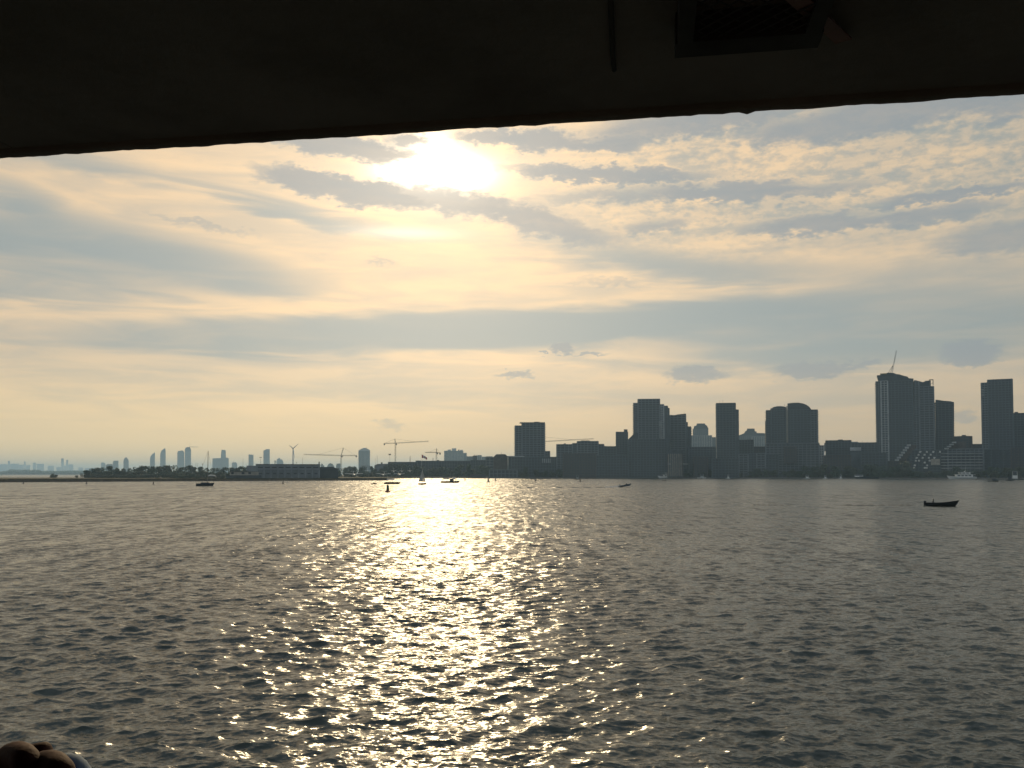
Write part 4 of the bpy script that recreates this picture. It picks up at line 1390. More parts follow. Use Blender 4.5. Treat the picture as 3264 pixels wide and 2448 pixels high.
# ------------------------------------------------------------------ airplanes
def airplane(label, px, py, span_px, d, z0, rz=0.0, dihedral=0.03, group='parked propeller airplanes'):
    s_ = Site(px, d, z0)
    r_ = s_.root('propeller_airplane', label, 'airplane', group)
    r_.rotation_euler.z += rz
    sp = span_px * d / FPX
    wz = max(2.2, s_.z(py, px))
    fl_ = sp * 0.9
    fz = wz - 0.9
    # nose towards the camera: fuselage along local -y
    prof = [(0.05, -0.45), (0.55, -0.40), (0.95, -0.3), (1.05, 0.0), (0.95, 0.25), (0.45, 0.45), (0.15, 0.52)]
    MB().tube([(0, y * fl_, fz + (0.5 if y > 0.4 else 0)) for r, y in prof], [r * 0.95 for r, y in prof], 10).build('fuselage', M['white'], r_, True)
    h = sp / 2
    MB().grid([[Vector((x * h, y * 1.1 * (1 - 0.4 * abs(x)), wz + abs(x) * h * dihedral * 2 + zt)) for x in (-1, -0.6, 0, 0.6, 1)] for y, zt in ((-1, 0), (-0.3, 0.22), (1, 0), (-0.3, -0.1), (-1, 0))]).build('wing', M['white'], r_)
    MB().prism([(-0.1, fz + 0.6), (0.1, fz + 0.6), (0.1, fz + 4.0), (-0.1, fz + 4.0)], fl_ * 0.38, fl_ * 0.52).build('tail_fin', M['white'], r_)
    MB().box(-sp * 0.14, sp * 0.14, fl_ * 0.44, fl_ * 0.54, fz + 4.0, fz + 4.15).build('tailplane', M['white'], r_)
    for sx in (-1, 1):
        en_ = MB().tube([(sx * h * 0.3, -2.6, wz - 0.3), (sx * h * 0.3, 1.5, wz - 0.2)], [0.45, 0.3], 8).build('engine', M['white'], r_)
        pb_ = MB()
        for q_ in range(4):
            an = q_ * math.pi / 2 + 0.5
            pb_.tube([(sx * h * 0.3, -2.7, wz - 0.3), (sx * h * 0.3 + 1.5 * math.cos(an), -2.7, wz - 0.3 + 1.5 * math.sin(an))], [0.12, 0.06], 4)
        pb_.build('propeller', M['rubber'], en_)
        MB().tube([(sx * h * 0.3, 0.2, wz - 0.4), (sx * h * 0.3, 0.2, 0.5)], 0.12, 6).tube([(sx * h * 0.3 - 0.15, 0.2, 0.45), (sx * h * 0.3 + 0.15, 0.2, 0.45)], 0.45, 10).build('landing_gear', M['rubber'], r_)
    MB().tube([(0, -fl_ * 0.34, fz - 0.5), (0, -fl_ * 0.34, 0.4)], 0.1, 6).tube([(-0.12, -fl_ * 0.34, 0.36), (0.12, -fl_ * 0.34, 0.36)], 0.36, 10).build('nose_gear', M['rubber'], r_)
    return r_


airplane('white propeller airplane with the longest wing, parked nearest the hangar annex', 1128, 1511, 57, 985, 1.4, 0.1)
airplane('white propeller airplane with upswept wings, standing near the grassy point', 1222, 1511.5, 46, 1125, 1.4, -0.15, 0.05)
airplane('white propeller airplane with a gleaming short wing, closest to the point', 1273, 1511, 35, 1150, 1.2, 0.2, 0.04)
for px, py, sp, lb in [(1255, 1501, 17, 'small pinkish-white airplane behind the gleaming one'), (1280, 1501, 12, 'tiny pale airplane behind the gleaming one'), (1306, 1500.5, 14, 'small white airplane in front of the long grey hall'), (1171, 1501, 10, 'tiny white airplane between the hangar annex and the gabled shed')]:
    airplane(lb, px, py, sp, 1175, 1.4 if px < 1260 else 1.2)


# ------------------------------------------------------------------ boats
def hull(L, B, H, draft=0.4, sheer=0.35, rake=0.14, x0=0.0, transom=0.8, flare=0.12, n=12, m=7, sgn=1):
    """closed hull shell along local x, stern at x0, bow at x0 + sgn * L"""
    rows = []
    for i in range(n + 1):
        t = i / n
        hb = B / 2 * min(1.0, (transom + (1 - transom) * min(1, t * 2.5))) * (1 - max(0, (t - 0.45) / 0.55) ** 2.2)
        sh = H * (1 + sheer * max(0, (t - 0.3) / 0.7) ** 2)
        row = []
        for j in range(-m, m + 1):
            u = abs(j) / m
            z = -draft + (sh + draft) * u ** 1.35
            w = hb * (0.18 * u + 0.82 * min(1.0, u * 1.8) ** 0.6) * (1 - flare * (1 - u))
            x = t * L * (1 - rake) + rake * L * t ** 3 * (0.2 + 0.8 * u)
            row.append(Vector((x0 + sgn * x, math.copysign(w, j) if j else 0.0, z)))
        rows.append(row)
    b_ = MB().grid(rows)
    nn = 2 * m + 1
    st_ = rows[0]
    b_.add(st_, [tuple(range(nn))])
    # deck a little below the rail
    b_.grid([[r[0] + Vector((0, 0, -0.08)), r[-1] + Vector((0, 0, -0.08))] for r in rows])
    return b_


def boat_root(name, label, px, py, group=None, cat='boat'):
    s_ = shore_site(px, py)
    return s_, s_.root(name, label, cat, group)


# moored sailboat, sails down
s_, b = boat_root('moored_sailboat', 'dark sailboat with bare mast and furled sail lying at anchor', 654, 1549)
x0, x1 = s_.x(625), s_.x(684)
hull(x1 - x0, 2.9, 1.25, 0.5, 0.25, 0.16, x0).build('hull', M['navy'], b, True)
MB().plan([(s_.x(640), -0.8), (s_.x(662), -0.8), (s_.x(668), 0), (s_.x(662), 0.8), (s_.x(640), 0.8)], 1.1, 1.75).build('cabin', M['navy'], b)
MB().tube([(s_.x(662), 0, 0.9), (s_.x(662.5), 0, s_.z(1437))], [0.17, 0.12], 8).build('mast', M['steel'], b)
MB().tube([(s_.x(662), 0, s_.z(1521)), (s_.x(640), 0, s_.z(1519))], 0.07, 6).build('boom', M['steel'], b)
MB().tube([(s_.x(663), 0, s_.z(1517.5)), (s_.x(673), 0.1, s_.z(1516)), (s_.x(684), 0, s_.z(1517)), (s_.x(690), 0, s_.z(1521))], [0.35, 0.5, 0.45, 0.2], 8).build('furled_sail', M['sail'], b, True)
MB().tube([(s_.x(662.5), 0, s_.z(1438)), (x1, 0, 1.4)], 0.03, 4).build('forestay', M['steel'], b)
MB().tube([(s_.x(662.5), 0, s_.z(1438)), (x0, 0, 1.2)], 0.03, 4).build('backstay', M['steel'], b)
MB().box(s_.x(632), s_.x(645), -0.9, 0.9, s_.z(1532.5), s_.z(1531.2)).build('sprayhood', M['navy'], b)
for qx in (633, 644):
    MB().tube([(s_.x(qx), 0.8, 1.0), (s_.x(qx), 0.8, s_.z(1532))], 0.05, 5).build('hood_post', M['steel'], b)
MB().tube([(s_.x(678), 0.6, 1.3), (s_.x(681), 0, 2.2), (s_.x(684), 0, 2.2), (s_.x(684), 0, 1.5)], 0.03, 5).build('bow_rail', M['steel'], b)

# sailing boat in the glitter
s_, b = boat_root('sailing_boat', 'small sailing boat with sails up in the glittering sun path', 1347, 1544.5)
x0, x1 = s_.x(1333), s_.x(1360)
hull(x1 - x0, 1.7, 0.75, 0.3, 0.3, 0.16, x0).build('hull', M['wood'], b, True)
MB().tube([(s_.x(1347.5), 0, 0.5), (s_.x(1348), 0, s_.z(1492))], [0.07, 0.04], 8).build('mast', M['steel'], b)


def sail_grid(a, bq, c_):
    """triangular bellied sail: tack, head, clew (local x, z)"""
    rows = []
    for i in range(9):
        t = i / 8
        p, q = Vector(a).lerp(Vector(bq), t), Vector(c_).lerp(Vector(bq), t)
        rows.append([Vector((p.x + (q.x - p.x) * j / 6, 0.35 * math.sin(math.pi * j / 6) * (1 - t) + 0.05, p.y + (q.y - p.y) * j / 6)) for j in range(7)])
    return MB().grid(rows).grid([[v + Vector((0, 0.012, 0)) for v in r] for r in rows])


sail_grid(s_.pt(1347, 1535), s_.pt(1348, 1493.5), s_.pt(1334, 1534)).build('mainsail', M['sail'], b, True)
sail_grid(s_.pt(1348.5, 1536), s_.pt(1348.5, 1503), s_.pt(1356, 1535.5)).build('headsail', M['sail'], b, True)
MB().tube([(s_.x(1347), 0.1, s_.z(1535.5)), (s_.x(1334), 0.1, s_.z(1535))], 0.05, 6).build('boom', M['steel'], b)

# canopied launch
s_, b = boat_root('canopied_launch', 'low open launch with a small white canopy on posts in the sun path', 1251, 1543)
x0, x1 = s_.x(1224), s_.x(1277)
hull(x1 - x0, 2.6, 0.85, 0.3, 0.45, 0.16, x0).build('hull', M['wood'], b, True)
MB().plan([(s_.x(1228), -0.9), (s_.x(1262), -0.9), (s_.x(1268), -0.4), (s_.x(1268), 0.4), (s_.x(1262), 0.9), (s_.x(1228), 0.9)], 0.78, 1.25).build('coaming', M['wood'], b)
MB().plan([(s_.x(1233), -1.1), (s_.x(1256), -1.1), (s_.x(1258), 0), (s_.x(1256), 1.1), (s_.x(1233), 1.1)], s_.z(1529.5), s_.z(1526)).build('canopy', M['white'], b)
for qx in (1244, 1252):
    for qy in (-0.8, 0.8):
        MB().tube([(s_.x(qx), qy, 0.7), (s_.x(qx), qy, s_.z(1529.4))], 0.045, 6).build('post', M['steel'], b)
MB().tube([(s_.x(1276), 0, 0.9), (s_.x(1277.5), 0, s_.z(1531))], 0.06, 6).build('bow_post', M['steel'], b)
s_, b = boat_root('tender_boat', 'tiny open tender trailing behind the canopied launch', 1192, 1543.3)
x0, x1 = s_.x(1183), s_.x(1201)
hull(x1 - x0, 1.4, 0.5, 0.2, 0.3, 0.14, x0).build('hull', M['wood'], b, True)
MB().box(s_.x(1190), s_.x(1195), -0.3, 0.3, 0.4, 0.85).build('console', M['wood'], b)

# tour boat
s_, b = boat_root('tour_boat', 'dark hulled tour boat with windowed cabin and mast by the grassy point', 1436, 1539)
x0, x1 = s_.x(1405), s_.x(1466)
hull(x1 - x0, 3.6, 1.1, 0.5, 0.3, 0.12, x0).build('hull', M['black'], b, True)
MB().box(s_.x(1411), s_.x(1456), -1.3, 1.3, s_.z(1527.3), s_.z(1525.6)).build('roof', M['steel'], b)
for qx in (1411.5, 1418, 1425, 1428, 1433, 1440, 1446, 1452, 1455):
    for qy in (-1.2, 1.2):
        MB().tube([(s_.x(qx), qy, 1.0), (s_.x(qx), qy, s_.z(1527.3))], 0.07, 6).build('post', M['steel'], b)
wh_ = MB().box(s_.x(1434), s_.x(1446), -1.15, 1.15, 1.02, s_.z(1527.4)).build('wheelhouse', M['dark'], b)
for qx in (1435, 1439, 1443):
    MB().box(s_.x(qx), s_.x(qx + 2.4), -1.19, -1.1, 1.6, 2.2).build('window', M['glass'], wh_)
MB().box(s_.x(1442), s_.x(1452), -0.8, 0.8, s_.z(1525.5), s_.z(1521.5)).build('upper_cabin', M['white'], b)
MB().tube([(s_.x(1436), 0, s_.z(1525.6)), (s_.x(1436.5), 0, s_.z(1500))], [0.09, 0.05], 6).build('mast', M['pale'], b)
MB().plan([(s_.x(1413), -1.0), (s_.x(1432), -1.0), (s_.x(1432), 1.0), (s_.x(1413), 1.0)], s_.z(1525.4), s_.z(1524.2)).build('awning', M['pale'], b)

# speedboat with its spray
s_, b = boat_root('speedboat', 'grey speedboat planing with its bow up and spray behind', 1993, 1553)
x0, x1 = s_.x(1972), s_.x(2014)
hb_ = hull(x1 - x0, 1.7, 0.62, 0.25, 0.35, 0.2, 0.0).build('hull', M['concrete'], b, True)
hb_.location = (x0, 0, 0.05)
hb_.rotation_euler = (0, -0.16, 0)
MB().prism([(s_.x(1990), 0.9), (s_.x(1996), 1.75), (s_.x(1998), 1.75), (s_.x(2000), 1.1)], -0.7, 0.7).build('windscreen', M['glass'], b)
MB().box(s_.x(1973), s_.x(1977), -0.35, 0.35, 0.3, 1.2).build('outboard_motor', M['black'], b)
sp_ = MB()
for i in range(520):
    t = rg.random() ** 1.6
    c_ = Vector((s_.x(1976) - t * 8.0, rg.uniform(-0.9, 0.9), rg.uniform(0.0, 0.9) * (1 - t) ** 2))
    q = rg.uniform(0.05, 0.14)
    sp_.add([c_ + Vector((q, 0, 0)), c_ + Vector((-q, q, 0)), c_ + Vector((-q, -q, 0)), c_ + Vector((0, 0, q))], [(0, 2, 1), (0, 1, 3), (1, 2, 3), (2, 0, 3)])
tag(sp_.build('spray', M['white'], b), kind='stuff')

# wakes: low ridges of water trailing the moving boats
def wake(label, pts, hgt, wid):
    rgw = random.Random(int(pts[0][0]))
    P = [on_water(*q) for q in pts]
    rows = []
    n = 90
    for i in range(n + 1):
        t = i / n
        f = t * (len(P) - 1)
        k0 = min(int(f), len(P) - 2)
        p = P[k0].lerp(P[k0 + 1], f - k0)
        h = hgt * (0.35 + 0.65 * abs(math.sin(i * 0.31 + rgw.uniform(-0.5, 0.5)))) * min(1, t * 6, (1 - t) * 8 + 0.05)
        rows.append([Vector((p.x, p.y + wid * a, -0.06 + (h + 0.06) * math.exp(-(a * 2.2) ** 2))) for a in (-1, -0.6, -0.3, 0, 0.3, 0.6, 1)])
    o_ = MB().grid(rows).build('boat_wake', M['water'], None, True)
    tag(o_, label, 'wake', kind='stuff')


wake('low dark wake line trailing behind the planing speedboat', [(1598, 1555), (1700, 1554.5), (1850, 1555.2), (1968, 1554.5)], 0.45, 2.2)
wake('long low wake line behind the open motorboat', [(2650, 1611), (2760, 1612.5), (2860, 1612), (2930, 1612.8)], 0.28, 1.3)
wake('older broken wake swell farther behind the open motorboat', [(2380, 1610), (2450, 1611), (2540, 1612.5)], 0.2, 1.2)
wake('thin wake line trailing the tour boat', [(1362, 1541.5), (1380, 1541.3), (1404, 1540.2)], 0.2, 2.0)

# docked white motor yachts
def yacht(label, pxs, py, yt, m):
    a, c_ = pxs
    s_, b = boat_root('motor_yacht', label, (a + c_) / 2, py)
    L = s_.x(c_) - s_.x(a)
    f = lambda t: s_.x(c_) - t * L          # t from stern (right) to bow (left)
    hull(L, L * 0.24, L * 0.085, 0.8, 0.55, 0.14, s_.x(c_), 0.9, 0.25, sgn=-1).build('hull', M[m], b, True)
    H0 = L * 0.085
    k_ = s_.z(yt, (a + c_) / 2) / (L * 0.40)
    w = L * 0.09
    ds = [(0.12, 0.72, H0 * 0.95, H0 * 1.75 * k_), (0.2, 0.60, H0 * 1.95 * k_, H0 * 2.6 * k_)]
    for i, (t0, t1, z0, z1) in enumerate(ds):
        cab_ = MB().plan([(f(t0), -w), (f(t1 - 0.06), -w), (f(t1), 0), (f(t1 - 0.06), w), (f(t0), w)], z0, z1).build('cabin', M['white'], b)
        for q in range(4):
            xa = f(t0 + 0.06 + q * 0.12)
            MB().box(xa - L * 0.085, xa, -w - 0.04, -w + 0.1, z0 + (z1 - z0) * 0.35, z0 + (z1 - z0) * 0.8).build('window', M['glass'], cab_)
        MB().plan([(f(t0 - 0.1), -w * 1.12), (f(t1), -w * 1.1), (f(t1 + 0.04), 0), (f(t1), w * 1.1), (f(t0 - 0.1), w * 1.12)], z1 + 0.02, z1 + 0.25).build('deck_edge', M['white'], b)
    zt = H0 * 2.65 * k_
    MB().prism([(f(0.40), zt), (f(0.44), zt), (f(0.38), zt * 1.22), (f(0.35), zt * 1.22)], -0.5, 0.5).build('radar_arch', M['white'], b)
    MB().tube([(f(0.37), 0, zt * 1.2), (f(0.37), 0, L * 0.40 * k_)], 0.08, 6).build('mast', M['white'], b)
    rl = MB()
    for q in range(9):
        t = 0.62 + q * 0.042
        rl.tube([(f(t), -w * (1.4 - q * 0.12), H0 * (1 + 0.4 * (q / 8) ** 2)), (f(t), -w * (1.4 - q * 0.12), H0 * (1 + 0.4 * (q / 8) ** 2) + 0.9)], 0.04, 4)
    rl.build('bow_rail', M['white'], b)
    return b


yacht('large white motor yacht with raked bow docked below the terraced apartments', (3017, 3113), 1527.2, 1488, 'white')
yacht('pale tiered motor yacht docked below the stepped tower', (2096, 2158), 1524.6, 1494, 'white')

# motorboat with the seated person
s_, mb = boat_root('open_motorboat', 'dark open motorboat with raised bow carrying one seated person', 3000, 1613.5)
x0, x1 = s_.x(2949), s_.x(3056)
hull(x1 - x0, 1.9, 0.62, 0.22, 0.85, 0.2, x0, 0.85, 0.1).build('hull', M['black'], mb, True)
MB().box(x0 - 0.35, x0 + 0.1, -0.18, 0.18, 0.1, 0.95).box(x0 - 0.25, x0 - 0.05, -0.08, 0.08, -0.4, 0.1).build('outboard_motor', M['black'], mb)
MB().box(x0 + 1.05, x0 + 1.35, -0.8, 0.8, 0.32, 0.38).build('thwart', M['wood'], mb)
MB().box(x0 + 2.6, x0 + 2.9, -0.8, 0.8, 0.32, 0.38).build('thwart', M['wood'], mb)
BOATX = x0
PSITE = s_

# other small craft
def small_boat(label, a, c_, py, yt, m='black', cab=0.4, sgn=1, cabm='dark'):
    s_, b = boat_root('small_cruiser', label, (a + c_) / 2, py)
    L = s_.x(c_) - s_.x(a)
    H = max(0.6, L * 0.09)
    hull(L, L * 0.3, H, 0.3, 0.35, 0.15, s_.x(a) if sgn > 0 else s_.x(c_), 0.85, 0.12, sgn=sgn).build('hull', M[m], b, True)
    zt = max(H + 0.7, s_.z(yt, (a + c_) / 2))
    t0 = s_.x(a + (c_ - a) * (cab - 0.15))
    t1 = s_.x(a + (c_ - a) * (cab + 0.18))
    cab_ = MB().prism([(t0, H * 0.9), (t1 + 0.4, H * 0.9), (t1, zt), (t0 + 0.2, zt)], -L * 0.09, L * 0.09).build('cabin', M[cabm], b)
    MB().prism([(t0 + 0.35, H + (zt - H) * 0.45), (t1 - 0.1, H + (zt - H) * 0.45), (t1 - 0.25, zt - 0.12), (t0 + 0.4, zt - 0.12)], -L * 0.09 - 0.03, -L * 0.09 + 0.05).build('window', M['glass'], cab_)
    return b


small_boat('low dark cruiser heading along the quay near the white motor yacht', 3148, 3184, 1535, 1526, 'black', 0.55)
small_boat('dark cruiser with a taller cabin beside the low dark cruiser', 3204, 3233, 1533, 1519, 'black', 0.45)
small_boat('small pale cabin boat next to a dark buoy off the city quay', 1831, 1850, 1528.5, 1514.5, 'dark', 0.45, 1, 'pale')
small_boat('small boat with bright cabin moored below the slim tower', 2313, 2328, 1525.6, 1513, 'white', 0.5, 1, 'white')
small_boat('pale moored boat with round canopy near the arched gable', 2222, 2252, 1525.2, 1510, 'white', 0.5, 1, 'pale')
small_boat('long pale moored cruiser below the long low block', 2720, 2800, 1526.0, 1513, 'navy', 0.2, -1, 'white')
small_boat('white day boat moored below the podium of the rounded towers', 2560, 2584, 1525.7, 1514, 'white', 0.5, 1, 'white')
small_boat('little white boat moored beside the day boat', 2622, 2638, 1525.8, 1515, 'white', 0.5, 1, 'white')
small_boat('white cruiser moored in the shade beyond the plain square tower', 3215, 3262, 1529.4, 1502, 'dark', 0.4, -1, 'white')
small_boat('small white runabout at the quay below the dark quay house', 2672, 2686, 1525.9, 1513, 'white', 0.5, 1, 'white')
s_, b = boat_root('mooring_raft', 'small dark floating raft with two drums off the tiered yacht', 2118, 1533.2, cat='raft')
MB().box(s_.x(2110.5), s_.x(2125), -1.2, 1.2, -0.2, 0.35).build('platform', M['black'], b)
for qx in (2113.5, 2121.5):
    MB().tube([(s_.x(qx), -0.9, 0.62), (s_.x(qx), 0.9, 0.62)], 0.4, 10).build('drum', M['rubber'], b)

# ------------------------------------------------------------------ buoys
s_, b = boat_root('channel_buoy', 'large bullet shaped channel buoy in the sun path', 1236, 1568.5, cat='buoy')
MB().lathe([(0.25, -0.3), (0.8, -0.15), (0.85, 0.25), (0.75, 0.4), (0.5, 0.48), (0.42, 0.6)], 18).build('float', M['rust'], b, True)
MB().lathe([(0.44, 0.6), (0.42, 1.2), (0.38, 1.9), (0.28, 2.25), (0.1, 2.4)], 16).build('body', M['green'], b, True)
MB().lathe([(0.05, 2.38), (0.08, 2.5), (0.02, 2.58)], 8).build('lantern', M['iron'], b)


def buoy_small(px, py, yt, label, m='green', shape='can'):
    s_, b = boat_root('marker_buoy', label, px, py, 'marker buoys off the shore', 'buoy')
    h = s_.z(yt, px)
    MB().lathe([(h * 0.12, -0.2), (h * 0.38, -0.1), (h * 0.4, h * 0.14), (h * 0.2, h * 0.2)], 12).build('float', M[m], b, True)
    MB().lathe([(h * 0.18, h * 0.2), (h * 0.14, h * 0.7), (h * 0.1, h * 0.74)], 10).build('post', M[m], b, True)
    top = [(h * 0.2, h * 0.74), (h * 0.2, h)] if shape == 'can' else [(h * 0.22, h * 0.74), (0.02, h)]
    MB().lathe(top, 10).build('topmark', M[m], b)


for px, py, yt in [(74.5, 1542.3, 1534.5), (275.5, 1543.0, 1535.5), (489, 1544.0, 1536)]:
    buoy_small(px, py, yt, 'small dark marker buoy off the airfield seawall', 'iron')
buoy_small(902, 1542.4, 1533.5, 'small dark marker buoy below the hangar', 'iron')
buoy_small(1376.5, 1529.5, 1524, 'tiny reddish marker buoy between the sailing boat and the tour boat', 'rust', 'cone')
buoy_small(1482, 1531.3, 1523.5, 'short marker buoy close beside the tour boat', 'iron')
buoy_small(1556.5, 1537, 1522.5, 'tall thin marker buoy, bigger of the close pair', 'iron', 'cone')
buoy_small(1580, 1532, 1523, 'thin marker buoy, smaller of the close pair', 'iron', 'cone')
buoy_small(1706.5, 1533.3, 1523, 'upright marker buoy off the waterfront terrace', 'iron')
buoy_small(1849.5, 1535.2, 1526.5, 'squat dark buoy touching the small pale cabin boat', 'iron')
buoy_small(2236.5, 1525.9, 1522.6, 'tiny dark buoy off the moored boat with round canopy', 'iron')


# ------------------------------------------------------------------ people
def skin(name, verts, edges, rad, material, parent=None, sub=2, root=0):
    me = bpy.data.meshes.new(name)
    me.from_pydata([tuple(v) for v in verts], edges, [])
    o_ = link(name, me, material, parent)
    md = o_.modifiers.new('skin', 'SKIN')
    md.use_smooth_shade = True
    for i, r in enumerate(rad):
        sv = me.skin_vertices[0].data[i]
        sv.radius = (r, r) if not isinstance(r, tuple) else r
        sv.use_root = (i == root)
    ss = o_.modifiers.new('smooth', 'SUBSURF')
    ss.levels = ss.render_levels = sub
    return o_


def chain(*lists):
    """several joint chains -> verts, edges, radii; a chain may start from ('@', index)"""
    V, E, Rd = [], [], []
    for ch in lists:
        prev = None
        for item in ch:
            if item[0] == '@':
                prev = item[1]
                continue
            V.append(Vector(item[0]))
            Rd.append(item[1])
            if prev is not None:
                E.append((prev, len(V) - 1))
            prev = len(V) - 1
    return V, E, Rd


# person in the motorboat, facing the bow (+x)
pr = thing('person', 'person in dark clothes and cap sitting at the stern of the motorboat', 'person', PSITE.R, PSITE.rz)
X0, ZS = BOATX + 1.2, 0.48
V, E, Rd = chain(
    [((X0, 0, ZS), (0.15, 0.17)), ((X0 + 0.02, 0, ZS + 0.22), (0.13, 0.16)), ((X0 + 0.06, 0, ZS + 0.45), (0.12, 0.18)), ((X0 + 0.08, 0, ZS + 0.56), 0.065), ((X0 + 0.10, 0, ZS + 0.66), 0.09), ((X0 + 0.11, 0, ZS + 0.76), 0.10), ((X0 + 0.10, 0, ZS + 0.84), 0.07)],
    [('@', 0), ((X0 + 0.08, -0.12, ZS), 0.10), ((X0 + 0.45, -0.15, ZS + 0.05), 0.075), ((X0 + 0.48, -0.15, ZS - 0.33), 0.055), ((X0 + 0.62, -0.15, ZS - 0.37), 0.045)],
    [('@', 0), ((X0 + 0.08, 0.12, ZS), 0.10), ((X0 + 0.45, 0.15, ZS + 0.05), 0.075), ((X0 + 0.48, 0.15, ZS - 0.33), 0.055), ((X0 + 0.62, 0.15, ZS - 0.37), 0.045)],
    [('@', 2), ((X0 + 0.06, -0.22, ZS + 0.42), 0.065), ((X0 - 0.02, -0.28, ZS + 0.16), 0.05), ((X0 - 0.30, -0.24, ZS + 0.08), 0.04), ((X0 - 0.42, -0.2, ZS + 0.1), 0.035)],
    [('@', 2), ((X0 + 0.06, 0.22, ZS + 0.42), 0.065), ((X0 + 0.10, 0.27, ZS + 0.16), 0.05), ((X0 + 0.36, 0.2, ZS + 0.14), 0.04), ((X0 + 0.44, 0.18, ZS + 0.14), 0.035)])
skin('body', V, E, Rd, M['cloth'], pr)
MB().lathe([(0.115, 0.0), (0.115, 0.05), (0.08, 0.10), (0.02, 0.12)], 12).add([(0.05, -0.09, 0.01), (0.22, -0.06, 0.0), (0.22, 0.06, 0.0), (0.05, 0.09, 0.01)], [(0, 1, 2, 3)]).build('cap', M['black'], pr).location = (X0 + 0.11, 0, ZS + 0.77)

# ------------------------------------------------------------------ the ferry we stand on
CE = 0.95                                   # ceiling above the eye
zc = EYE.z + CE


def on_ceiling(px, py, dz=0.0):
    d = ray(px, py)
    return EYE + d * ((CE + dz) / d.z)


e0, e1 = on_ceiling(0, 497), on_ceiling(3264, 291)
ex = (e1 - e0).normalized()                 # along the roof edge
ey = Vector((-ex.y, ex.x, 0))               # outward
FR = math.atan2(ex.y, ex.x)
f0 = e0 + ex * ((Vector((0, 0, zc)) - e0).dot(ex))      # edge point level with the eye
fer = thing('ferry', 'dark painted underside of the ferry roof with a mesh fronted ceiling locker', 'ferry', (f0.x, f0.y, 0), FR)
FL = lambda p: ((p - Vector((f0.x, f0.y, 0))).dot(ex), (p - Vector((f0.x, f0.y, 0))).dot(ey), p.z)
# ceiling boards, each its own piece
bw = 3.6
pn = None
for i in range(-2, 2):
    for j in range(2):
        if pn is None:
            pn = MB().box(0.002, bw - 0.002, -2.3, -0.003, 0, 0.03).build('ceiling_board', M['ceiling'], fer)
            pn.location = (i * bw + 1.75, -0.02 - j * 2.303, zc + 0.012)
        else:
            share(pn, (i * bw + 1.75, -0.02 - j * 2.303, zc + 0.012))
MB().box(-5.2, 5.6, -4.7, 0.05, zc + 0.06, zc + 0.16).build('roof_deck', M['ferry'], fer)
for i in range(6):
    MB().box(-5.2 + i * 2.1, -5.14 + i * 2.1, -4.6, -0.02, zc + 0.042, zc + 0.0605).build('roof_beam', M['ferry'], fer)
# worn paint-crusted edge lip
rg2 = random.Random(21)
prof, q, x = [], 0.0, -5.2
vv, ff = [], []
nseg = 520
for i in range(nseg + 1):
    x = -5.2 + 10.8 * i / nseg
    q = q * 0.72 + rg2.uniform(-1, 1) * 0.0012
    drip = 0.002 * max(0, math.sin(x * 31 + 2 * math.sin(x * 7)) - 0.55) + (0.006 if rg2.random() < 0.012 else 0)
    zb = zc - 0.0005 + q - drip
    vv += [(x, -0.018, zc + 0.05), (x, -0.018 + rg2.uniform(-0.001, 0.001), zb), (x, 0.02, zb + rg2.uniform(-0.0006, 0.0012)), (x, 0.052, zc + 0.03), (x, 0.052, zc + 0.17)]
for i in range(nseg):
    for j in range(4):
        a = i * 5 + j
        ff.append((a, a + 5, a + 6, a + 1))
MB().add(vv, ff).build('edge_lip', M['ceiling'], fer, True)
# ceiling cable
pc = [FL(on_ceiling(*p)) for p in ((1944, -120), (1948, 60), (1953, 180), (1958, 226))]
MB().tube([(a, b_, zc + 0.002) for a, b_, _ in pc], 0.006, 8).build('ceiling_cable', M['iron'], fer, True)
# mesh fronted ceiling locker
DROP = -0.055
q0 = FL(on_ceiling(2150, 186, DROP))
q1 = FL(on_ceiling(2607, 152, DROP))
lx0, lx1, ly1 = q0[0], q1[0], (q0[1] + q1[1]) / 2
ly0 = ly1 - 0.9
bar = 0.036
zl, zh = zc + DROP, zc + 0.011
fr = MB().box(lx0, lx1, ly1 - 0.065, ly1, zl, zh).build('locker_frame', M['iron'], fer)
MB().box(lx0, lx1, ly0, ly0 + 0.05, zl, zh).build('locker_frame', M['iron'], fer)
MB().box(lx0 + 0.004, lx0 + bar, ly0 + 0.05, ly1 - 0.065, zl, zh).build('locker_frame', M['iron'], fer)
MB().box(lx1 - bar, lx1 - 0.004, ly0 + 0.05, ly1 - 0.065, zl, zh).build('locker_frame', M['iron'], fer)
ix0, ix1, iy0, iy1 = lx0 + bar, lx1 - bar, ly0 + 0.05, ly1 - 0.065
stp = 0.036
for sg in (1, -1):
    kk = -int((iy1 - iy0) / stp) - 2
    while True:
        xs = ix0 + kk * stp if sg > 0 else ix1 - kk * stp
        kk += 1
        pts = []
        # clip the line x = xs + sg * (y - iy0) to the opening
        ya, yb = iy0, iy1
        xa, xb = xs, xs + sg * (iy1 - iy0)
        lo, hi = 0.0, 1.0
        for bound, s1 in ((ix0, 1), (ix1, -1)):
            fa, fb = s1 * (xa - bound), s1 * (xb - bound)
            if fa < 0 and fb < 0:
                lo, hi = 1, 0
                break
            if fa < 0:
                lo = max(lo, fa / (fa - fb))
            elif fb < 0:
                hi = min(hi, fa / (fa - fb))
        if (sg > 0 and xs > ix1) or (sg < 0 and xs < ix0):
            break
        if hi - lo < 0.02:
            continue
        P = lambda t: (xa + (xb - xa) * t, ya + (yb - ya) * t, zl + 0.010 + (0.002 if sg > 0 else -0.002))
        MB().tube([P(lo), P(hi)], 0.0022, 4).build('mesh_wire', M['iron'], fr)
s0, s1 = FL(on_ceiling(2510, -30, -0.062)), FL(on_ceiling(2690, 142, -0.01))
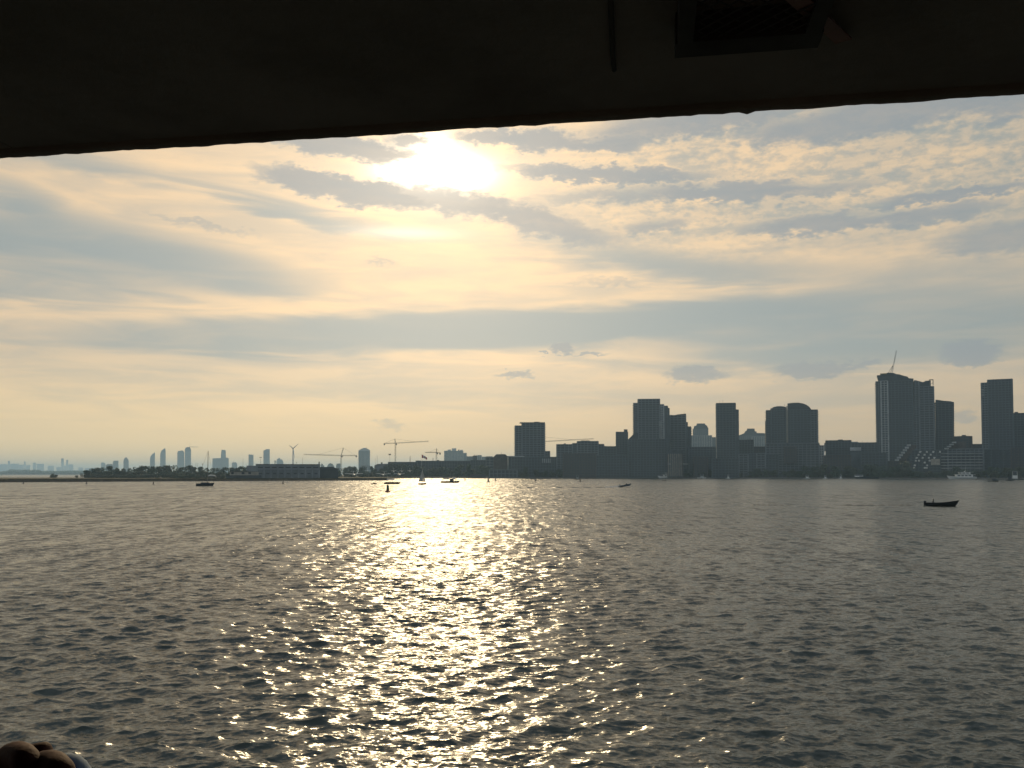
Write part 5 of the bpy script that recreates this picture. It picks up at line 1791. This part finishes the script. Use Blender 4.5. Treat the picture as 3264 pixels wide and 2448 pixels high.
dv = Vector((s1[0] - s0[0], s1[1] - s0[1], 0)).normalized()
nv = Vector((-dv.y, dv.x, 0)) * 0.018
MB().add([Vector((s0[0], s0[1], zc - 0.062)) - nv, Vector((s0[0], s0[1], zc - 0.062)) + nv, Vector((s1[0], s1[1], zc - 0.004)) + nv, Vector((s1[0], s1[1], zc - 0.004)) - nv,
          Vector((s0[0], s0[1], zc - 0.058)) - nv, Vector((s0[0], s0[1], zc - 0.058)) + nv, Vector((s1[0], s1[1], zc)) + nv, Vector((s1[0], s1[1], zc)) - nv],
         [(0, 1, 2, 3), (7, 6, 5, 4), (0, 4, 5, 1), (1, 5, 6, 2), (2, 6, 7, 3), (3, 7, 4, 0)]).build('red_strap', M['strap'], fer)
# deck, rail, posts and hull below the picture
dk = 4.4
MB().box(-5.2, 5.6, -4.7, -0.75, dk - 0.12, dk).build('deck', M['deck'], fer)
for i in range(6):
    MB().tube([(-5.0 + i * 2.1 - (0.0 if i < 3 else -0.0), -0.85, dk), (-5.0 + i * 2.1, -0.85, dk + 0.95)], 0.025, 8).build('rail_post', M['ferry'], fer)
for z in (0.35, 0.65, 0.95):
    MB().tube([(-5.2, -0.85, dk + z), (5.6, -0.85, dk + z)], 0.022 if z < 0.9 else 0.03, 8).build('rail', M['ferry'], fer)
for x in (-5.0, 5.4):
    for y in (-0.9, -4.5):
        MB().tube([(x, y, dk), (x, y, zc + 0.06)], 0.05, 10).build('stanchion', M['ferry'], fer)
MB().box(-5.2, 5.6, -4.7, -0.78, -1.2, dk - 0.121).build('hull_side', M['ferry'], fer)
MB().box(-5.2, 5.6, -4.75, -4.705, dk, zc + 0.06).build('bulkhead', M['ferry'], fer)

# hand and its owner, standing at the left by the rail
pe = thing('person', 'person whose curled hand holds a small pale blue bottle at the ferry rail', 'person', (0, 0, 0))
W = lambda px, py, d: at(px, py, d)
pal = W(-60, 2560, 0.50)
wr = W(-330, 2720, 0.44)
elb = Vector((-0.44, 0.16, 5.50))
sho = Vector((-0.60, -0.10, 5.78))
chest = Vector((-0.78, -0.16, 5.70))
pel = Vector((-0.78, -0.18, 5.28))
V, E, Rd = chain(
    [(pel, (0.13, 0.16)), (pel.lerp(chest, 0.5), (0.11, 0.14)), (chest, (0.11, 0.16)), (chest + Vector((0, 0, 0.14)), 0.055), (chest + Vector((0.0, 0.02, 0.22)), 0.065), (chest + Vector((0.0, 0.03, 0.30)), 0.088), (chest + Vector((0.0, 0.02, 0.40)), 0.075)],
    [('@', 2), (sho, 0.06), (elb, 0.043), (wr, 0.028), (pal, (0.036, 0.022)),
     (W(-20, 2500, 0.49), 0.012), (W(45, 2405, 0.475), 0.0088), (W(86, 2424, 0.455), 0.0080), (W(92, 2490, 0.45), 0.0072), (W(70, 2530, 0.455), 0.006)],
    [('@', 10), (W(40, 2520, 0.482), 0.012), (W(150, 2436, 0.465), 0.0093), (W(196, 2462, 0.448), 0.0084), (W(195, 2530, 0.446), 0.0076), (W(165, 2580, 0.45), 0.006)],
    [('@', 10), (W(40, 2590, 0.475), 0.011), (W(170, 2560, 0.46), 0.0088), (W(225, 2590, 0.445), 0.0078), (W(215, 2660, 0.445), 0.007), (W(180, 2690, 0.45), 0.0058)],
    [('@', 10), (W(20, 2670, 0.47), 0.010), (W(130, 2680, 0.455), 0.0078), (W(180, 2705, 0.445), 0.007), (W(165, 2760, 0.445), 0.0062), (W(140, 2780, 0.45), 0.005)],
    [('@', 10), (W(0, 2470, 0.515), 0.012), (W(80, 2425, 0.53), 0.0095), (W(140, 2402, 0.535), 0.0082), (W(166, 2400, 0.535), 0.0066)],
    [('@', 2), (chest + Vector((-0.19, 0.03, 0.07)), 0.06), (chest + Vector((-0.26, 0.02, -0.22)), 0.043), (chest + Vector((-0.22, 0.14, -0.44)), 0.03), (chest + Vector((-0.2, 0.22, -0.5)), 0.03)],
    [('@', 0), (pel + Vector((0.09, 0, -0.08)), 0.09), (pel + Vector((0.10, 0.03, -0.45)), 0.065), (pel + Vector((0.10, 0, -0.82)), 0.045), (pel + Vector((0.10, 0.12, -0.85)), 0.035)],
    [('@', 0), (pel + Vector((-0.09, 0, -0.08)), 0.09), (pel + Vector((-0.10, 0.03, -0.45)), 0.065), (pel + Vector((-0.10, 0, -0.82)), 0.045), (pel + Vector((-0.10, 0.12, -0.85)), 0.035)])
skin('body', V, E, Rd, M['skin'], pe, 2)
V, E, Rd = chain([(pel, (0.145, 0.175)), (pel.lerp(chest, 0.5), (0.125, 0.155)), (chest, (0.125, 0.175))],
                 [('@', 2), (sho, 0.075), (sho.lerp(elb, 0.6), 0.062)],
                 [('@', 2), (chest + Vector((-0.19, 0.03, 0.07)), 0.075), (chest + Vector((-0.235, 0.025, -0.12)), 0.062)])
skin('shirt', V, E, Rd, M['shirt'], pe, 2)
V, E, Rd = chain([(pel, (0.15, 0.18))], [('@', 0), (pel + Vector((0.09, 0, -0.08)), 0.11), (pel + Vector((0.10, 0.03, -0.45)), 0.085), (pel + Vector((0.10, 0, -0.78)), 0.065)],
                 [('@', 0), (pel + Vector((-0.09, 0, -0.08)), 0.11), (pel + Vector((-0.10, 0.03, -0.45)), 0.085), (pel + Vector((-0.10, 0, -0.78)), 0.065)])
skin('trousers', V, E, Rd, M['cloth'], pe, 2)
V, E, Rd = chain([(chest + Vector((0, -0.03, 0.24)), 0.07), (chest + Vector((0, -0.01, 0.34)), 0.1), (chest + Vector((0, 0.0, 0.42)), 0.075)])
skin('hair', V, E, Rd, M['hair'], pe, 2)
bt = W(216, 2492, 0.475)
bo = thing('bottle', 'small pale blue round topped bottle with a gold band in the curled hand', 'bottle', (bt.x, bt.y, bt.z - 0.075))
MB().lathe([(0.0145, 0.0), (0.0158, 0.004), (0.0158, 0.060)] + [(0.0158 * math.cos(t), 0.060 + 0.0300 * math.sin(t)) for t in [0.2, 0.45, 0.7, 0.95, 1.2, 1.45]], 28).build('flask', M['blue'], bo, True)
rgm = MB()
ring = [Vector((0.0166 * math.cos(t), 0.0166 * math.sin(t), 0.072 + 0.010 * -math.cos(t))) for t in [2 * math.pi * i / 28 for i in range(29)]]
rgm.tube(ring, 0.0016, 8, False).build('gold_band', M['gold'], bo, True)

# ------------------------------------------------------------------ haze
hb = MB().box(-15500, 15500, -1500, 18500, -4.5, 175)
ho = hb.build('haze', None)
hm = bpy.data.materials.new('hazy_air')
hm.use_nodes = True
k = Nodes(hm.node_tree)
pv = k.n('ShaderNodeVolumePrincipled')
pv.inputs['Color'].default_value = (0.46, 0.72, 1.0, 1)
pv.inputs['Density'].default_value = 0.000105
pv.inputs['Anisotropy'].default_value = 0.35
oo = k.n('ShaderNodeOutputMaterial')
k.t.links.new(pv.outputs[0], oo.inputs['Volume'])
ho.data.materials.append(hm)
tag(ho, 'pale hazy air over the harbour and the far shore', 'haze', kind='stuff')
